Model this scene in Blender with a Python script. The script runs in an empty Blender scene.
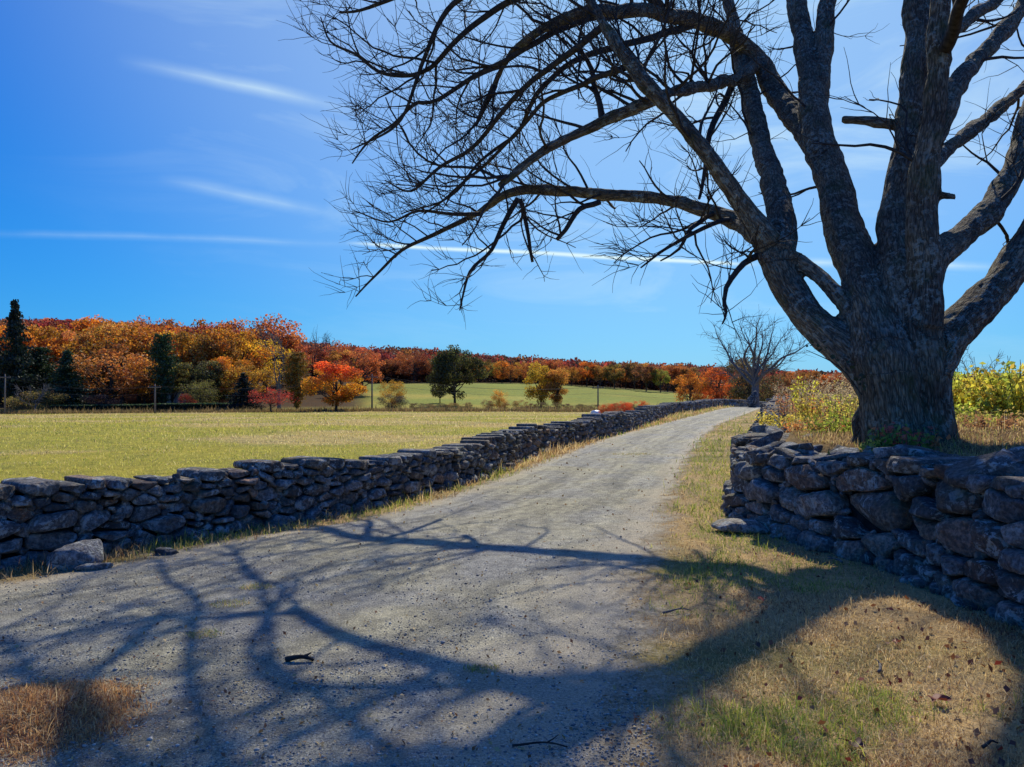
import bpy, math, random
import numpy as np

PI = math.pi
rng = np.random.default_rng(11)
random.seed(5)
SC = bpy.context.scene
COL = SC.collection
F = 770.0            # focal length in pixels of a 1024 px wide frame
EYE = 1.6
HOR = 385.0

# ------------------------------------------------------------------ helpers
def tag(o, label=None, cat=None, group=None, kind=None):
    if label: o['label'] = label
    if cat: o['category'] = cat
    if group: o['group'] = group
    if kind: o['kind'] = kind
    return o

def empty(name, loc=(0, 0, 0), rz=0.0):
    o = bpy.data.objects.new(name, None)
    o.empty_display_size = 0.2
    o.location = loc
    o.rotation_euler = (0, 0, rz)
    COL.objects.link(o)
    return o

def link(name, me, mat=None, parent=None):
    o = bpy.data.objects.new(name, me)
    if mat is not None and not me.materials: me.materials.append(mat)
    COL.objects.link(o)
    if parent is not None: o.parent = parent
    return o

def mesh(name, V, polys, attrs=None, smooth=True):
    """V (N,3); polys: list of (M,k) index arrays; attrs: name -> (N,3) colour or vector or (N,) float"""
    V = np.asarray(V, dtype=np.float32)
    me = bpy.data.meshes.new(name)
    me.vertices.add(len(V))
    me.vertices.foreach_set('co', V.ravel())
    polys = [np.asarray(p, dtype=np.int32) for p in polys if len(p)]
    li = np.concatenate([p.ravel() for p in polys])
    cnt = np.concatenate([np.full(len(p), p.shape[1], dtype=np.int32) for p in polys])
    st = np.concatenate([[0], np.cumsum(cnt)[:-1]]).astype(np.int32)
    me.loops.add(len(li)); me.loops.foreach_set('vertex_index', li)
    me.polygons.add(len(cnt))
    me.polygons.foreach_set('loop_start', st)
    if smooth: me.polygons.foreach_set('use_smooth', np.ones(len(cnt), dtype=bool))
    me.update(calc_edges=True)
    me.validate()
    for k, a in (attrs or {}).items():
        a = np.asarray(a, dtype=np.float32)
        if a.ndim == 1:
            t = me.attributes.new(k, 'FLOAT', 'POINT'); t.data.foreach_set('value', a)
        elif a.shape[1] == 3 and k.startswith('co'):
            t = me.attributes.new(k, 'FLOAT_VECTOR', 'POINT'); t.data.foreach_set('vector', a.ravel())
        else:
            t = me.attributes.new(k, 'FLOAT_COLOR', 'POINT')
            t.data.foreach_set('color', np.concatenate([a[:, :3], np.ones((len(a), 1), np.float32)], 1).ravel())
    return me

class Acc:
    """collects pieces of geometry into one mesh"""
    def __init__(s): s.V = []; s.P = {}; s.A = {}; s.n = 0
    def add(s, V, polys, **attrs):
        V = np.asarray(V, float)
        for p in polys:
            p = np.asarray(p)
            if len(p): s.P.setdefault(p.shape[1], []).append(p + s.n)
        for k, a in attrs.items():
            a = np.asarray(a, float)
            if a.ndim == 1 and a.shape[0] == 3 and len(V) != 3: a = np.tile(a, (len(V), 1))
            s.A.setdefault(k, []).append(a)
        s.V.append(V); s.n += len(V)
    def build(s, name, mat=None, parent=None, smooth=True):
        V = np.concatenate(s.V)
        polys = [np.concatenate(v) for v in s.P.values()]
        at = {k: np.concatenate(v) for k, v in s.A.items()}
        return link(name, mesh(name, V, polys, at, smooth), mat, parent)

def _hash(i, j, k, seed):
    n = (i.astype(np.int64) * 374761393 + j.astype(np.int64) * 668265263 + k.astype(np.int64) * 2147483647 + seed * 1274126177) & 0xffffffff
    n = ((n ^ (n >> 13)) * 1274126177) & 0xffffffff
    n = ((n ^ (n >> 16)) * 2246822519) & 0xffffffff
    return ((n ^ (n >> 15)) & 0xffffff) / float(0xffffff)

def vnoise(p, seed=0):
    p = np.asarray(p, float)
    if p.shape[1] == 2: p = np.concatenate([p, np.zeros((len(p), 1))], 1)
    f = np.floor(p).astype(np.int64); t = p - f; t = t * t * (3 - 2 * t)
    r = 0
    for a in (0, 1):
        for b in (0, 1):
            for c in (0, 1):
                w = (t[:, 0] if a else 1 - t[:, 0]) * (t[:, 1] if b else 1 - t[:, 1]) * (t[:, 2] if c else 1 - t[:, 2])
                r = r + w * _hash(f[:, 0] + a, f[:, 1] + b, f[:, 2] + c, seed)
    return r

def fbm(p, seed=0, octv=4):
    p = np.asarray(p, float); r = 0; a = .5; s = 0
    for o in range(octv):
        r = r + a * vnoise(p * 2 ** o, seed + o * 17); s += a; a *= .5
    return r / s

def sstep(a, b, x):
    t = np.clip((np.asarray(x, float) - a) / (b - a), 0, 1)
    return t * t * (3 - 2 * t)

def resample(P, step):
    """Catmull-Rom through P (N,D), resampled at about STEP on the first three (or two) columns"""
    P = np.asarray(P, float)
    Q = np.vstack([2 * P[0] - P[1], P, 2 * P[-1] - P[-2]])
    out = []
    for i in range(1, len(Q) - 2):
        a, b, c, d = Q[i - 1], Q[i], Q[i + 1], Q[i + 2]
        n = max(2, int(np.linalg.norm((c - b)[:3]) / step))
        for t in np.linspace(0, 1, n, endpoint=False):
            out.append(.5 * (2 * b + (c - a) * t + (2 * a - 5 * b + 4 * c - d) * t * t + (3 * b - a - 3 * c + d) * t ** 3))
    out.append(P[-1])
    return np.array(out)

# ------------------------------------------------------------------ materials
def mat_new(name):
    m = bpy.data.materials.new(name); m.use_nodes = True
    nt = m.node_tree; nt.nodes.clear()
    return m, nt
class NT:
    def __init__(s, nt): s.nt = nt
    def n(s, typ, **kw):
        nd = s.nt.nodes.new(typ)
        for k, v in kw.items(): setattr(nd, k, v)
        return nd
    def val(s, inp, v):
        if hasattr(v, 'outputs'): s.nt.links.new(v.outputs[0], inp)
        elif isinstance(v, bpy.types.NodeSocket): s.nt.links.new(v, inp)
        else: inp.default_value = v
    def math(s, op, a, b=0.0, c=None, clamp=False):
        nd = s.n('ShaderNodeMath', operation=op, use_clamp=clamp)
        s.val(nd.inputs[0], a); s.val(nd.inputs[1], b)
        if c is not None: s.val(nd.inputs[2], c)
        return nd.outputs[0]
    def vm(s, op, a, b=None):
        nd = s.n('ShaderNodeVectorMath', operation=op)
        s.val(nd.inputs[0], a)
        if b is not None: s.val(nd.inputs[1], b)
        return nd
    def noise(s, vec, scale, detail=4, rough=.55, dist=0.0):
        nd = s.n('ShaderNodeTexNoise'); s.val(nd.inputs['Vector'], vec)
        nd.inputs['Scale'].default_value = scale; nd.inputs['Detail'].default_value = detail
        nd.inputs['Roughness'].default_value = rough; nd.inputs['Distortion'].default_value = dist
        return nd.outputs['Fac']
    def voro(s, vec, scale, feature='F1', out='Distance', rand=1.0):
        nd = s.n('ShaderNodeTexVoronoi', feature=feature); s.val(nd.inputs['Vector'], vec)
        nd.inputs['Scale'].default_value = scale; nd.inputs['Randomness'].default_value = rand
        return nd.outputs[out]
    def ramp(s, fac, stops, interp='LINEAR'):
        nd = s.n('ShaderNodeValToRGB'); s.val(nd.inputs[0], fac)
        cr = nd.color_ramp; cr.interpolation = interp
        while len(cr.elements) > 1: cr.elements.remove(cr.elements[-1])
        for i, (p, c) in enumerate(stops):
            e = cr.elements[0] if i == 0 else cr.elements.new(p)
            e.position = p; e.color = (c, c, c, 1) if isinstance(c, (int, float)) else (*c, 1)
        return nd.outputs[0]
    def mix(s, fac, a, b, mode='MIX'):
        nd = s.n('ShaderNodeMix', data_type='RGBA', blend_type=mode); nd.clamp_factor = True
        s.val(nd.inputs['Factor'], fac)
        for k, v in (('A', a), ('B', b)):
            i = [q for q in nd.inputs if q.name == k and q.type == 'RGBA'][0]
            s.val(i, (*v, 1) if isinstance(v, tuple) and len(v) == 3 else v)
        return [q for q in nd.outputs if q.type == 'RGBA'][0]
    def attr(s, name, out='Color'):
        nd = s.n('ShaderNodeAttribute', attribute_name=name)
        return nd.outputs[out]
    def pos(s, kind='Object'):
        return s.n('ShaderNodeTexCoord').outputs[kind]
    def geo(s, out='Position'):
        return s.n('ShaderNodeNewGeometry').outputs[out]
    def mapping(s, vec, scale):
        nd = s.n('ShaderNodeMapping'); s.val(nd.inputs[0], vec); nd.inputs['Scale'].default_value = scale
        return nd.outputs[0]
    def bump(s, h, strength=.5, dist=.02, normal=None):
        nd = s.n('ShaderNodeBump'); s.val(nd.inputs['Height'], h)
        nd.inputs['Strength'].default_value = strength; nd.inputs['Distance'].default_value = dist
        if normal is not None: s.val(nd.inputs['Normal'], normal)
        return nd.outputs[0]
    def finish(s, color, rough=.9, normal=None, spec=.3):
        b = s.n('ShaderNodeBsdfPrincipled'); s.val(b.inputs['Base Color'], (*color, 1) if isinstance(color, tuple) and len(color) == 3 else color)
        s.val(b.inputs['Roughness'], rough); b.inputs['Specular IOR Level'].default_value = spec
        if normal is not None: s.val(b.inputs['Normal'], normal)
        o = s.n('ShaderNodeOutputMaterial'); s.nt.links.new(b.outputs[0], o.inputs[0])
        return b
    def finish_leaf(s, color, trans=.45, spec=.15, rough=.6):
        d = s.n('ShaderNodeBsdfDiffuse'); s.val(d.inputs[0], color)
        t = s.n('ShaderNodeBsdfTranslucent'); s.val(t.inputs[0], color)
        m = s.n('ShaderNodeMixShader'); m.inputs[0].default_value = trans
        s.nt.links.new(d.outputs[0], m.inputs[1]); s.nt.links.new(t.outputs[0], m.inputs[2])
        g = s.n('ShaderNodeBsdfGlossy'); g.inputs['Roughness'].default_value = rough; g.inputs[0].default_value = (1, 1, 1, 1)
        m2 = s.n('ShaderNodeMixShader'); m2.inputs[0].default_value = spec * .2
        s.nt.links.new(m.outputs[0], m2.inputs[1]); s.nt.links.new(g.outputs[0], m2.inputs[2])
        o = s.n('ShaderNodeOutputMaterial'); s.nt.links.new(m2.outputs[0], o.inputs[0])

def mat_stone():
    m, nt = mat_new('fieldstone'); k = NT(nt)
    p = k.geo()
    col = k.attr('Col')
    n1 = k.noise(p, 5, 6, .65); n2 = k.noise(p, 28, 5, .7); n3 = k.noise(p, 2.2, 3)
    c = k.mix(k.ramp(n1, [(.3, 0.0), (.75, 1.0)]), k.mix(1.0, col, (.55, .55, .57), 'MULTIPLY'), k.mix(1.0, col, (1.35, 1.32, 1.25), 'MULTIPLY'))
    c = k.mix(k.ramp(n2, [(.42, .75), (.62, 0.0)]), c, (.045, .045, .045))
    # pale crustose lichen and a little moss
    v = k.noise(p, 11, 7, .75, .6)
    li = k.math('MULTIPLY', k.ramp(v, [(.52, 0.0), (.57, 1.0)]), k.ramp(n3, [(.40, 0.0), (.56, 1.0)]))
    c = k.mix(k.math('MULTIPLY', li, .85), c, (.50, .52, .47))
    ru = k.math('MULTIPLY', k.ramp(k.noise(p, 7.3, 5, .65), [(.55, 0.0), (.66, 1.0)]), .5)
    c = k.mix(ru, c, k.mix(1.0, c, (1.5, .95, .55), 'MULTIPLY'))
    up = k.n('ShaderNodeSeparateXYZ'); k.val(up.inputs[0], k.geo('Normal'))
    mo = k.math('MULTIPLY', k.ramp(k.noise(p, 3.1, 5), [(.56, 0.0), (.66, 1.0)]), k.ramp(up.outputs[2], [(.1, 0.15), (.7, .8)]))
    c = k.mix(k.math('MULTIPLY', mo, .6), c, (.10, .10, .035))
    h = k.math('ADD', k.math('MULTIPLY', n1, 1.0), k.math('MULTIPLY', n2, .45))
    h = k.math('ADD', h, k.math('MULTIPLY', k.noise(p, 90, 3, .6), .16))
    k.finish(c, .92, k.bump(h, 1.0, .06), .2)
    return m

def mat_core():
    m, nt = mat_new('dark_rubble'); k = NT(nt); p = k.geo()
    n = k.noise(p, 9, 5)
    k.finish(k.ramp(n, [(.3, (.012, .011, .01)), (.7, (.05, .045, .04))]), .95, k.bump(n, 1, .1), .1)
    return m

def mat_bark():
    m, nt = mat_new('ash_bark'); k = NT(nt)
    co = k.attr('co_bark', 'Vector')
    p = k.geo()
    wn = k.n('ShaderNodeTexNoise'); k.val(wn.inputs['Vector'], co); wn.inputs['Scale'].default_value = 22; wn.inputs['Detail'].default_value = 4
    wv = k.vm('SCALE', wn.outputs['Color']); wv.inputs['Scale'].default_value = .045
    v = k.voro(k.vm('ADD', co, wv.outputs[0]).outputs[0], 40, 'DISTANCE_TO_EDGE')
    v2 = k.voro(k.vm('ADD', co, wv.outputs[0]).outputs[0], 21, 'DISTANCE_TO_EDGE')
    v = k.math('ADD', k.math('MULTIPLY', v, .55), k.math('MULTIPLY', v2, .5))
    r = k.noise(co, 42, 7, .7, 1.2)
    r2 = k.noise(co, 11, 4, .6, 1.2)
    ridge = k.math('ADD', k.math('MULTIPLY', k.ramp(v, [(0.0, 0.0), (.28, 1.0)]), .6), k.math('MULTIPLY', r, .7))
    c = k.ramp(ridge, [(.2, (.016, .014, .012)), (.5, (.075, .067, .056)), (.8, (.15, .137, .117)), (1.0, (.22, .20, .17))])
    big = k.noise(p, 1.5, 5, .6)
    c = k.mix(k.ramp(big, [(.38, 0.0), (.6, .8)]), c, k.mix(1.0, c, (1.9, 1.95, 1.75), 'MULTIPLY'))
    li = k.math('MULTIPLY', k.ramp(k.noise(p, 12, 6, .72), [(.52, 0.0), (.58, 1.0)]), k.ramp(k.noise(p, 1.9, 4), [(.40, 0.0), (.56, .85)]))
    c = k.mix(1.0, c, (1.16, 1.03, .88), 'MULTIPLY')
    c = k.mix(li, c, (.40, .42, .34))
    mo = k.ramp(k.noise(p, 2.6, 5, .6), [(.55, 0.0), (.68, .55)])
    c = k.mix(mo, c, (.085, .095, .03))
    h = k.math('ADD', ridge, k.math('MULTIPLY', r2, .8))
    k.finish(c, .95, k.bump(h, 1.0, .045), .12)
    return m

def mat_twig():
    m, nt = mat_new('twig_bark'); k = NT(nt); p = k.geo()
    n = k.noise(p, 14, 4)
    k.finish(k.ramp(n, [(.3, (.022, .019, .017)), (.7, (.075, .066, .056))]), .9, k.bump(n, .6, .01), .15)
    return m

def mat_wood(name, a, b):
    m, nt = mat_new(name); k = NT(nt); p = k.mapping(k.pos(), (6, 6, .8))
    n = k.noise(p, 3, 5)
    k.finish(k.ramp(n, [(.3, a), (.7, b)]), .9, k.bump(n, .6, .05), .15)
    return m

def mat_leaf(name, trans=.45):
    """colour = object colour (kind and individual) times a per-leaf variation stored on the mesh"""
    m, nt = mat_new(name); k = NT(nt)
    oi = k.n('ShaderNodeObjectInfo')
    c = k.mix(1.0, oi.outputs['Color'], k.attr('Col'), 'MULTIPLY')
    k.finish_leaf(c, trans)
    return m

def mat_vcol(name, trans=.4):
    m, nt = mat_new(name); k = NT(nt)
    k.finish_leaf(k.attr('Col'), trans)
    return m

def mat_ground():
    m, nt = mat_new('ground_soil_and_turf'); k = NT(nt)
    p = k.geo(); z = k.attr('Col')
    n1 = k.noise(p, 1.3, 6, .6); n2 = k.noise(p, 14, 6, .7); n3 = k.noise(p, .16, 5, .6); n4 = k.noise(p, 60, 4, .7)
    c = k.mix(k.ramp(n1, [(.3, .0), (.75, 1.0)]), k.mix(1.0, z, (.68, .70, .72), 'MULTIPLY'), k.mix(1.0, z, (1.3, 1.25, 1.05), 'MULTIPLY'))
    c = k.mix(k.ramp(n2, [(.35, .55), (.6, 0.0)]), c, k.mix(1.0, c, (.45, .42, .40), 'MULTIPLY'))
    c = k.mix(k.ramp(n3, [(.4, 0.0), (.65, .45)]), c, k.mix(1.0, c, (1.35, 1.12, .75), 'MULTIPLY'))
    c = k.mix(k.ramp(n4, [(.35, .6), (.55, 0.0)]), c, k.mix(1.0, c, (.5, .48, .45), 'MULTIPLY'))
    k.finish(c, .97, k.bump(k.math('ADD', n2, k.math('MULTIPLY', n4, .5)), .8, .05), .05)
    return m

def mat_road():
    m, nt = mat_new('fine_gravel'); k = NT(nt)
    p = k.geo(); u = k.attr('u', 'Fac'); co = k.attr('co_road', 'Vector')
    n1 = k.noise(p, .8, 6, .65, .5); n2 = k.noise(p, 7, 6, .7); n3 = k.noise(p, 70, 5, .75); n4 = k.noise(p, 190, 3, .7)
    st = k.noise(k.mapping(co, (5.5, .35, 1)), 1.0, 5, .6, .3)
    c = k.ramp(n3, [(.29, (.12, .118, .112)), (.5, (.46, .44, .37)), (.68, (.92, .87, .70))])
    c = k.mix(k.ramp(n4, [(.34, .6), (.48, 0.0)]), c, (.08, .08, .085))
    c = k.mix(k.ramp(n1, [(.38, 0.0), (.6, .8)]), c, k.mix(1.0, c, (1.32, 1.24, .92), 'MULTIPLY'))
    c = k.mix(k.ramp(n2, [(.38, .7), (.58, 0.0)]), c, k.mix(1.0, c, (.48, .49, .53), 'MULTIPLY'))
    c = k.mix(k.ramp(st, [(.36, .75), (.6, 0.0)]), c, k.mix(1.0, c, (.52, .53, .56), 'MULTIPLY'))
    for uc, wd, am in ((.36, .07, .62), (.66, .06, .55)):
        tr = k.math('MULTIPLY', k.math('SUBTRACT', u, uc), 1.0 / wd); tr = k.math('POWER', 2.718, k.math('MULTIPLY', k.math('MULTIPLY', tr, tr), -1.0))
        tr = k.math('MULTIPLY', k.math('MULTIPLY', tr, am), k.ramp(n1, [(.3, 1.0), (.65, .35)]))
        c = k.mix(tr, c, k.mix(1.0, c, (.60, .61, .64), 'MULTIPLY'))
    # sandy, straw strewn shoulders
    e = k.math('ABSOLUTE', k.math('SUBTRACT', u, .5))
    e = k.math('ADD', e, k.math('MULTIPLY', k.math('SUBTRACT', n1, .5), .22))
    sand = k.mix(k.ramp(n3, [(.3, 0.0), (.6, 1.0)]), (.34, .28, .19), (.66, .57, .40))
    c = k.mix(k.ramp(e, [(.30, 0.0), (.42, .9)]), c, sand)
    h = k.math('ADD', k.math('MULTIPLY', n3, .8), k.math('ADD', k.math('MULTIPLY', n4, .5), k.math('MULTIPLY', n2, 1.2)))
    b = k.finish(c, .95, k.bump(h, .9, .022), .15)
    # the gravel thins out into the verge
    e2 = k.math('ABSOLUTE', k.math('SUBTRACT', u, .5))
    e2 = k.math('ADD', e2, k.math('MULTIPLY', k.math('SUBTRACT', k.noise(p, 5, 6, .7), .5), .13))
    e2 = k.math('ADD', e2, k.math('MULTIPLY', k.math('SUBTRACT', k.noise(p, 45, 4, .7), .5), .10))
    k.nt.links.new(k.ramp(e2, [(.40, 1.0), (.465, 0.0)]), b.inputs['Alpha'])
    return m

def mat_plain(name, a, b, scale=8, rough=.7, spec=.3):
    m, nt = mat_new(name); k = NT(nt); p = k.pos()
    n = k.noise(p, scale, 5)
    k.finish(k.ramp(n, [(.3, a), (.7, b)]), rough, k.bump(n, .3, .02), spec)
    return m

M = dict(farwood=mat_wood('hazed_wood', (.10, .095, .09), (.20, .19, .185)), stone=mat_stone(), core=mat_core(), bark=mat_bark(), twig=mat_twig(),  # farwood: tree wood paled to grey, distance haze put into its colour
         wood=mat_wood('tree_wood', (.035, .028, .022), (.10, .085, .07)),
         pole=mat_wood('weathered_pole', (.13, .115, .10), (.24, .21, .18)),
         leaf=mat_leaf('tree_leaves', .52), needle=mat_leaf('needles', .2), vcol=mat_vcol('grass_blades', .55), dull=mat_vcol('dry_litter', .25),
         ground=mat_ground(), road=mat_road(),
         clad=mat_plain('house_cladding', (.28, .29, .30), (.36, .37, .38), 3),
         shingle=mat_plain('roof_shingle', (.10, .10, .11), (.19, .19, .2), 6),
         glass=mat_plain('window_glass', (.03, .035, .04), (.05, .055, .06), 2, .15, .5),
         wrap=mat_plain('bale_wrap', (.75, .76, .78), (.85, .86, .86), 5, .4),
         wire=mat_plain('wire', (.04, .04, .04), (.06, .06, .06)))

# ------------------------------------------------------------------ layout lines and terrain
LW = resample([(-13, 2.6), (-8.5, 4.2), (-5.4, 5.7), (-3.75, 7.5), (-1.85, 10.0), (-.45, 13.4), (1.0, 18.7), (4.3, 27.4), (8.75, 41.5)], .15)
LW2 = resample([(8.85, 42.3), (11.2, 47), (15.5, 58), (22.5, 72), (27, 80)], .3)
RW = resample([(3.55, .2), (3.5, 2.0), (3.42, 4.0), (3.36, 5.3), (3.2, 6.8), (2.86, 8.1), (2.72, 9.4), (3.3, 11.5), (4.75, 15.4), (7.9, 24.6), (11.5, 35), (16.0, 47), (19.6, 56)], .15)
RL = resample([(-16, .8), (-9, 2.9), (-5.6, 5.0), (-4.0, 6.35), (-3.0, 7.8), (-1.55, 9.6), (.12, 14.4), (2.6, 22.4), (5.9, 31), (13.0, 49), (21, 70), (30, 90)], .12)
RR = resample([(.6, -4), (.62, 0), (.75, 3.2), (.98, 4.9), (1.36, 7.0), (2.2, 10.7), (4.4, 18.9), (8.2, 30.8), (14.6, 47), (23, 69), (32, 88)], .12)

def sdist(P, L):
    """signed distance of points P (N,2) to polyline L; positive on its right-hand side"""
    P = np.asarray(P, float); best = np.full(len(P), 1e18); sg = np.ones(len(P))
    A = L[:-1, :2]; B = L[1:, :2]; 
    stp = max(1, len(A) // 70)
    idx = list(range(0, len(L) - 1, stp)) + [len(L) - 1]
    for i, j in zip(idx[:-1], idx[1:]):
        a = L[i, :2]; d = L[j, :2] - a; l2 = d @ d
        t = np.clip(((P - a) @ d) / l2, 0, 1)
        q = P - (a + t[:, None] * d)
        r = (q ** 2).sum(1)
        cr = d[0] * (P[:, 1] - a[1]) - d[1] * (P[:, 0] - a[0])
        w = r < best
        best = np.where(w, r, best); sg = np.where(w, np.where(cr > 0, -1.0, 1.0), sg)
    return np.sqrt(best) * sg

SKY_PX = np.array([-900, -200, 0, 130, 260, 330, 420, 500, 600, 700, 800, 900, 1024, 1500, 2500], float)
SKY_Y = np.array([318, 312, 315, 320, 330, 342, 345, 353, 358, 362, 369, 373, 374, 370, 365], float)
LWX = np.vstack([LW, LW2])
def height(P):
    P = np.asarray(P, float); x, y = P[:, 0], P[:, 1]
    near = (np.hypot(x, y) < 140)
    dl = np.full(len(P), -60.0); dr = np.full(len(P), -60.0)
    if near.any():
        dl[near] = sdist(P[near], LWX); dr[near] = sdist(P[near], RW)
    far = ~near
    dr[far & (x > .42 * y)] = 60; dl[far & (x > .38 * y)] = 60
    # road crest, then falling away
    z = -.0007 * np.clip(y - 46, 0, 40) ** 2
    # field falling away from the left wall
    fld = -.021 * np.clip(y - 6, 0, 112) - .008 * np.clip(-x - 20, 0, 60) * sstep(20, 80, y)
    wl = sstep(-.5, -9, dl)
    z = z * (1 - wl) + np.minimum(fld, 0) * wl
    z = np.where((y > 60) & (dl > 0), z * sstep(30, 8, dl * 0 + 0), z) if False else z
    # bank retained by the right wall
    bank = sstep(.35, .8, dr) * (.92 + .12 * sstep(.6, 3, dr)) * (1 - sstep(22, 75, y))
    z = z + bank + sstep(1.2, 6, dr) * sstep(60, 20, y) * .05
    # far: second field and wooded hill
    th = x / np.maximum(y, 1.0) * F + 512
    top = (385 - np.interp(th, SKY_PX, SKY_Y)) / F * 420 + EYE - 11.5
    z2 = 4.6 * sstep(126, 250, y) * sstep(800, 500, th)
    z3 = np.maximum(top + 2.2 - 4.6 * sstep(800, 500, th), -4) * sstep(np.where(th < 360, 150, 235), 410, y)
    z = z + z2 + np.where(y > 100, z3, 0) - .01 * np.clip(y - 440, 0, 400)
    # small undulation
    z = z + (fbm(P * .35, 3, 3) - .5) * .10 * sstep(6, 14, np.abs(dl)) * (dl < 0) + (fbm(P * 1.1, 5, 3) - .5) * .05 * (dr > -1.9) * (y < 60)
    return z
def hz(x, y): return float(height(np.array([[x, y]]))[0])
def zline(L):
    d = np.concatenate([[0], np.cumsum(np.linalg.norm(np.diff(L[:, :2], axis=0), axis=1))])
    z = height(L[:, :2])
    return lambda s: float(np.interp(s, d, z))
def at(px, Y, dz=0.0):
    x = (px - 512) * Y / F
    return (x, Y, hz(x, Y) + dz)
def ray(px, py, Y):
    return ((px - 512) * Y / F, Y, EYE - (py - HOR) * Y / F)

def axis(lo, hi, fine0, fine1, d0, growth):
    a = [fine0]
    while a[-1] < fine1: a.append(a[-1] + d0)
    d = d0
    while a[-1] < hi: d *= growth; a.append(a[-1] + d)
    b = [fine0]; d = d0
    while b[-1] > lo: d *= growth; b.append(b[-1] - d)
    return np.array(b[::-1][:-1] + a)
gx = axis(-1500, 1500, -9, 12, .13, 1.06)
gy = axis(-60, 2500, 1.5, 22, .13, 1.05)
GX, GY = np.meshgrid(gx, gy)
GP = np.stack([GX.ravel(), GY.ravel()], 1)
GZ = height(GP)
nx, ny = len(gx), len(gy)
ii = np.arange(nx * ny).reshape(ny, nx)
quads = np.stack([ii[:-1, :-1], ii[:-1, 1:], ii[1:, 1:], ii[1:, :-1]], -1).reshape(-1, 4)
def zone_colour(P):
    x, y = P[:, 0], P[:, 1]
    nr = np.hypot(x, y) < 140
    dl = np.full(len(P), -60.); dr = np.full(len(P), -60.)
    dl[nr] = sdist(P[nr], LWX); dr[nr] = sdist(P[nr], RW)
    c = np.tile(np.array([.58, .43, .24]), (len(P), 1))                # dry verge
    g = fbm(P * .9, 21, 4)
    gm = sstep(.5, .68, g)[:, None] * .6
    c = c * (1 - gm) + np.array([.20, .22, .06]) * gm
    fld = ((dl < -.3) | ~nr)[:, None]
    big = fbm(P * np.array([.12, .2]), 8, 4)[:, None]
    fc = np.array([.42, .39, .08]) * (1 - sstep(.42, .62, big)) + np.array([.56, .45, .19]) * sstep(.42, .62, big)
    c = np.where(fld, fc, c)
    far2 = sstep(112, 122, y)[:, None]
    c = c * (1 - far2) + (np.array([.28, .32, .07]) * (.8 + .5 * fbm(P * np.array([.05, .03]), 14, 3)[:, None]) + np.array([.16, .08, .03]) * sstep(.5, .7, fbm(P * np.array([.03, .06]), 18, 3))[:, None]) * far2
    # rough brown line where the mown field ends, and woodland floor
    br = np.exp(-((y - 112 + .08 * (x + 30)) / 3.0) ** 2)[:, None] * (dl < -3)[:, None] * .8
    c = c * (1 - br) + np.array([.13, .095, .05]) * br
    th = x / np.maximum(y, 1) * F + 512
    wd = (sstep(128, 140, y) * sstep(375, 350, th) + sstep(236, 244, y) * sstep(340, 380, th))[:, None]
    wd = np.clip(wd, 0, 1)
    c = c * (1 - wd) + np.array([.09, .055, .03]) * wd
    bank = (sstep(.4, .9, dr) * (y < 70))[:, None]
    c = c * (1 - bank) + np.array([.26, .18, .09]) * bank
    return c
ground = link('ground', mesh('ground', np.column_stack([GP, GZ]), [quads], {'Col': zone_colour(GP)}), M['ground'])
tag(ground, kind='structure')

# road strip
def road():
    NU = 64
    def arc(L, n):
        d = np.concatenate([[0], np.cumsum(np.linalg.norm(np.diff(L, axis=0), axis=1))])
        return d
    # pair left edge and right edge by their fraction from a common start
    tl = np.linspace(0, 1, 520) ** 1.5
    def pick(L, t):
        d = arc(L, 0); q = t * d[-1]
        return np.stack([np.interp(q, d, L[:, 0]), np.interp(q, d, L[:, 1])], 1)
    a = pick(RL, tl); b = pick(RR, tl)
    rows = len(tl)
    u = np.linspace(0, 1, NU)
    e1 = (fbm(a * 2.6, 31, 4) - .5) * .42; e2 = (fbm(b * 2.6, 37, 4) - .5) * .6
    d = b - a; ln = np.linalg.norm(d, axis=1, keepdims=True); d = d / ln
    a = a + d * (e1[:, None] - .30); b = b + d * (e2[:, None] + .42)
    P = a[:, None, :] * (1 - u[None, :, None]) + b[:, None, :] * u[None, :, None]
    U = np.tile(u, (rows, 1)).ravel()
    P = P.reshape(-1, 2)
    z = height(P) + .013
    rut = -.025 * (np.exp(-((U - .3) / .09) ** 2) + np.exp(-((U - .72) / .09) ** 2)) * 0
    edge = np.minimum(U, 1 - U)
    z = z + rut - .02 * (1 - sstep(0, .03, edge)) + (fbm(P * 1.7, 41, 3) - .5) * .008
    i = np.arange(rows * NU).reshape(rows, NU)
    q = np.stack([i[:-1, :-1], i[:-1, 1:], i[1:, 1:], i[1:, :-1]], -1).reshape(-1, 4)
    al = np.repeat(tl * 100, NU)
    o = link('gravel_road', mesh('gravel_road', np.column_stack([P, z]), [q], {'u': U, 'co_road': np.column_stack([U * 4, al, U * 0])}), M['road'])
    tag(o, kind='structure')
road()
def in_road(P):
    return (sdist(P, RL) > 0) & (sdist(P, RR) < 0)

# ------------------------------------------------------------------ stones
def facet(V, r, n=7, amt=.8, lo=.62, hi=.95):
    """cut the lump V (centred, extents r) by random planes"""
    W = V / r
    for _ in range(n):
        nv = rng.normal(size=3); nv /= np.linalg.norm(nv)
        d = rng.uniform(lo, hi)
        k = W @ nv - d
        W = W - np.clip(k, 0, None)[:, None] * nv * amt
    return W * r

def _ico(sub=3):
    import bmesh
    bm = bmesh.new(); bmesh.ops.create_icosphere(bm, subdivisions=sub, radius=1)
    V = np.array([v.co[:] for v in bm.verts]); T = np.array([[v.index for v in f.verts] for f in bm.faces]); bm.free()
    return V, T
ICO3 = _ico(3); ICO4 = _ico(4); ICO2 = _ico(2); ICO1 = _ico(1)

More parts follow.
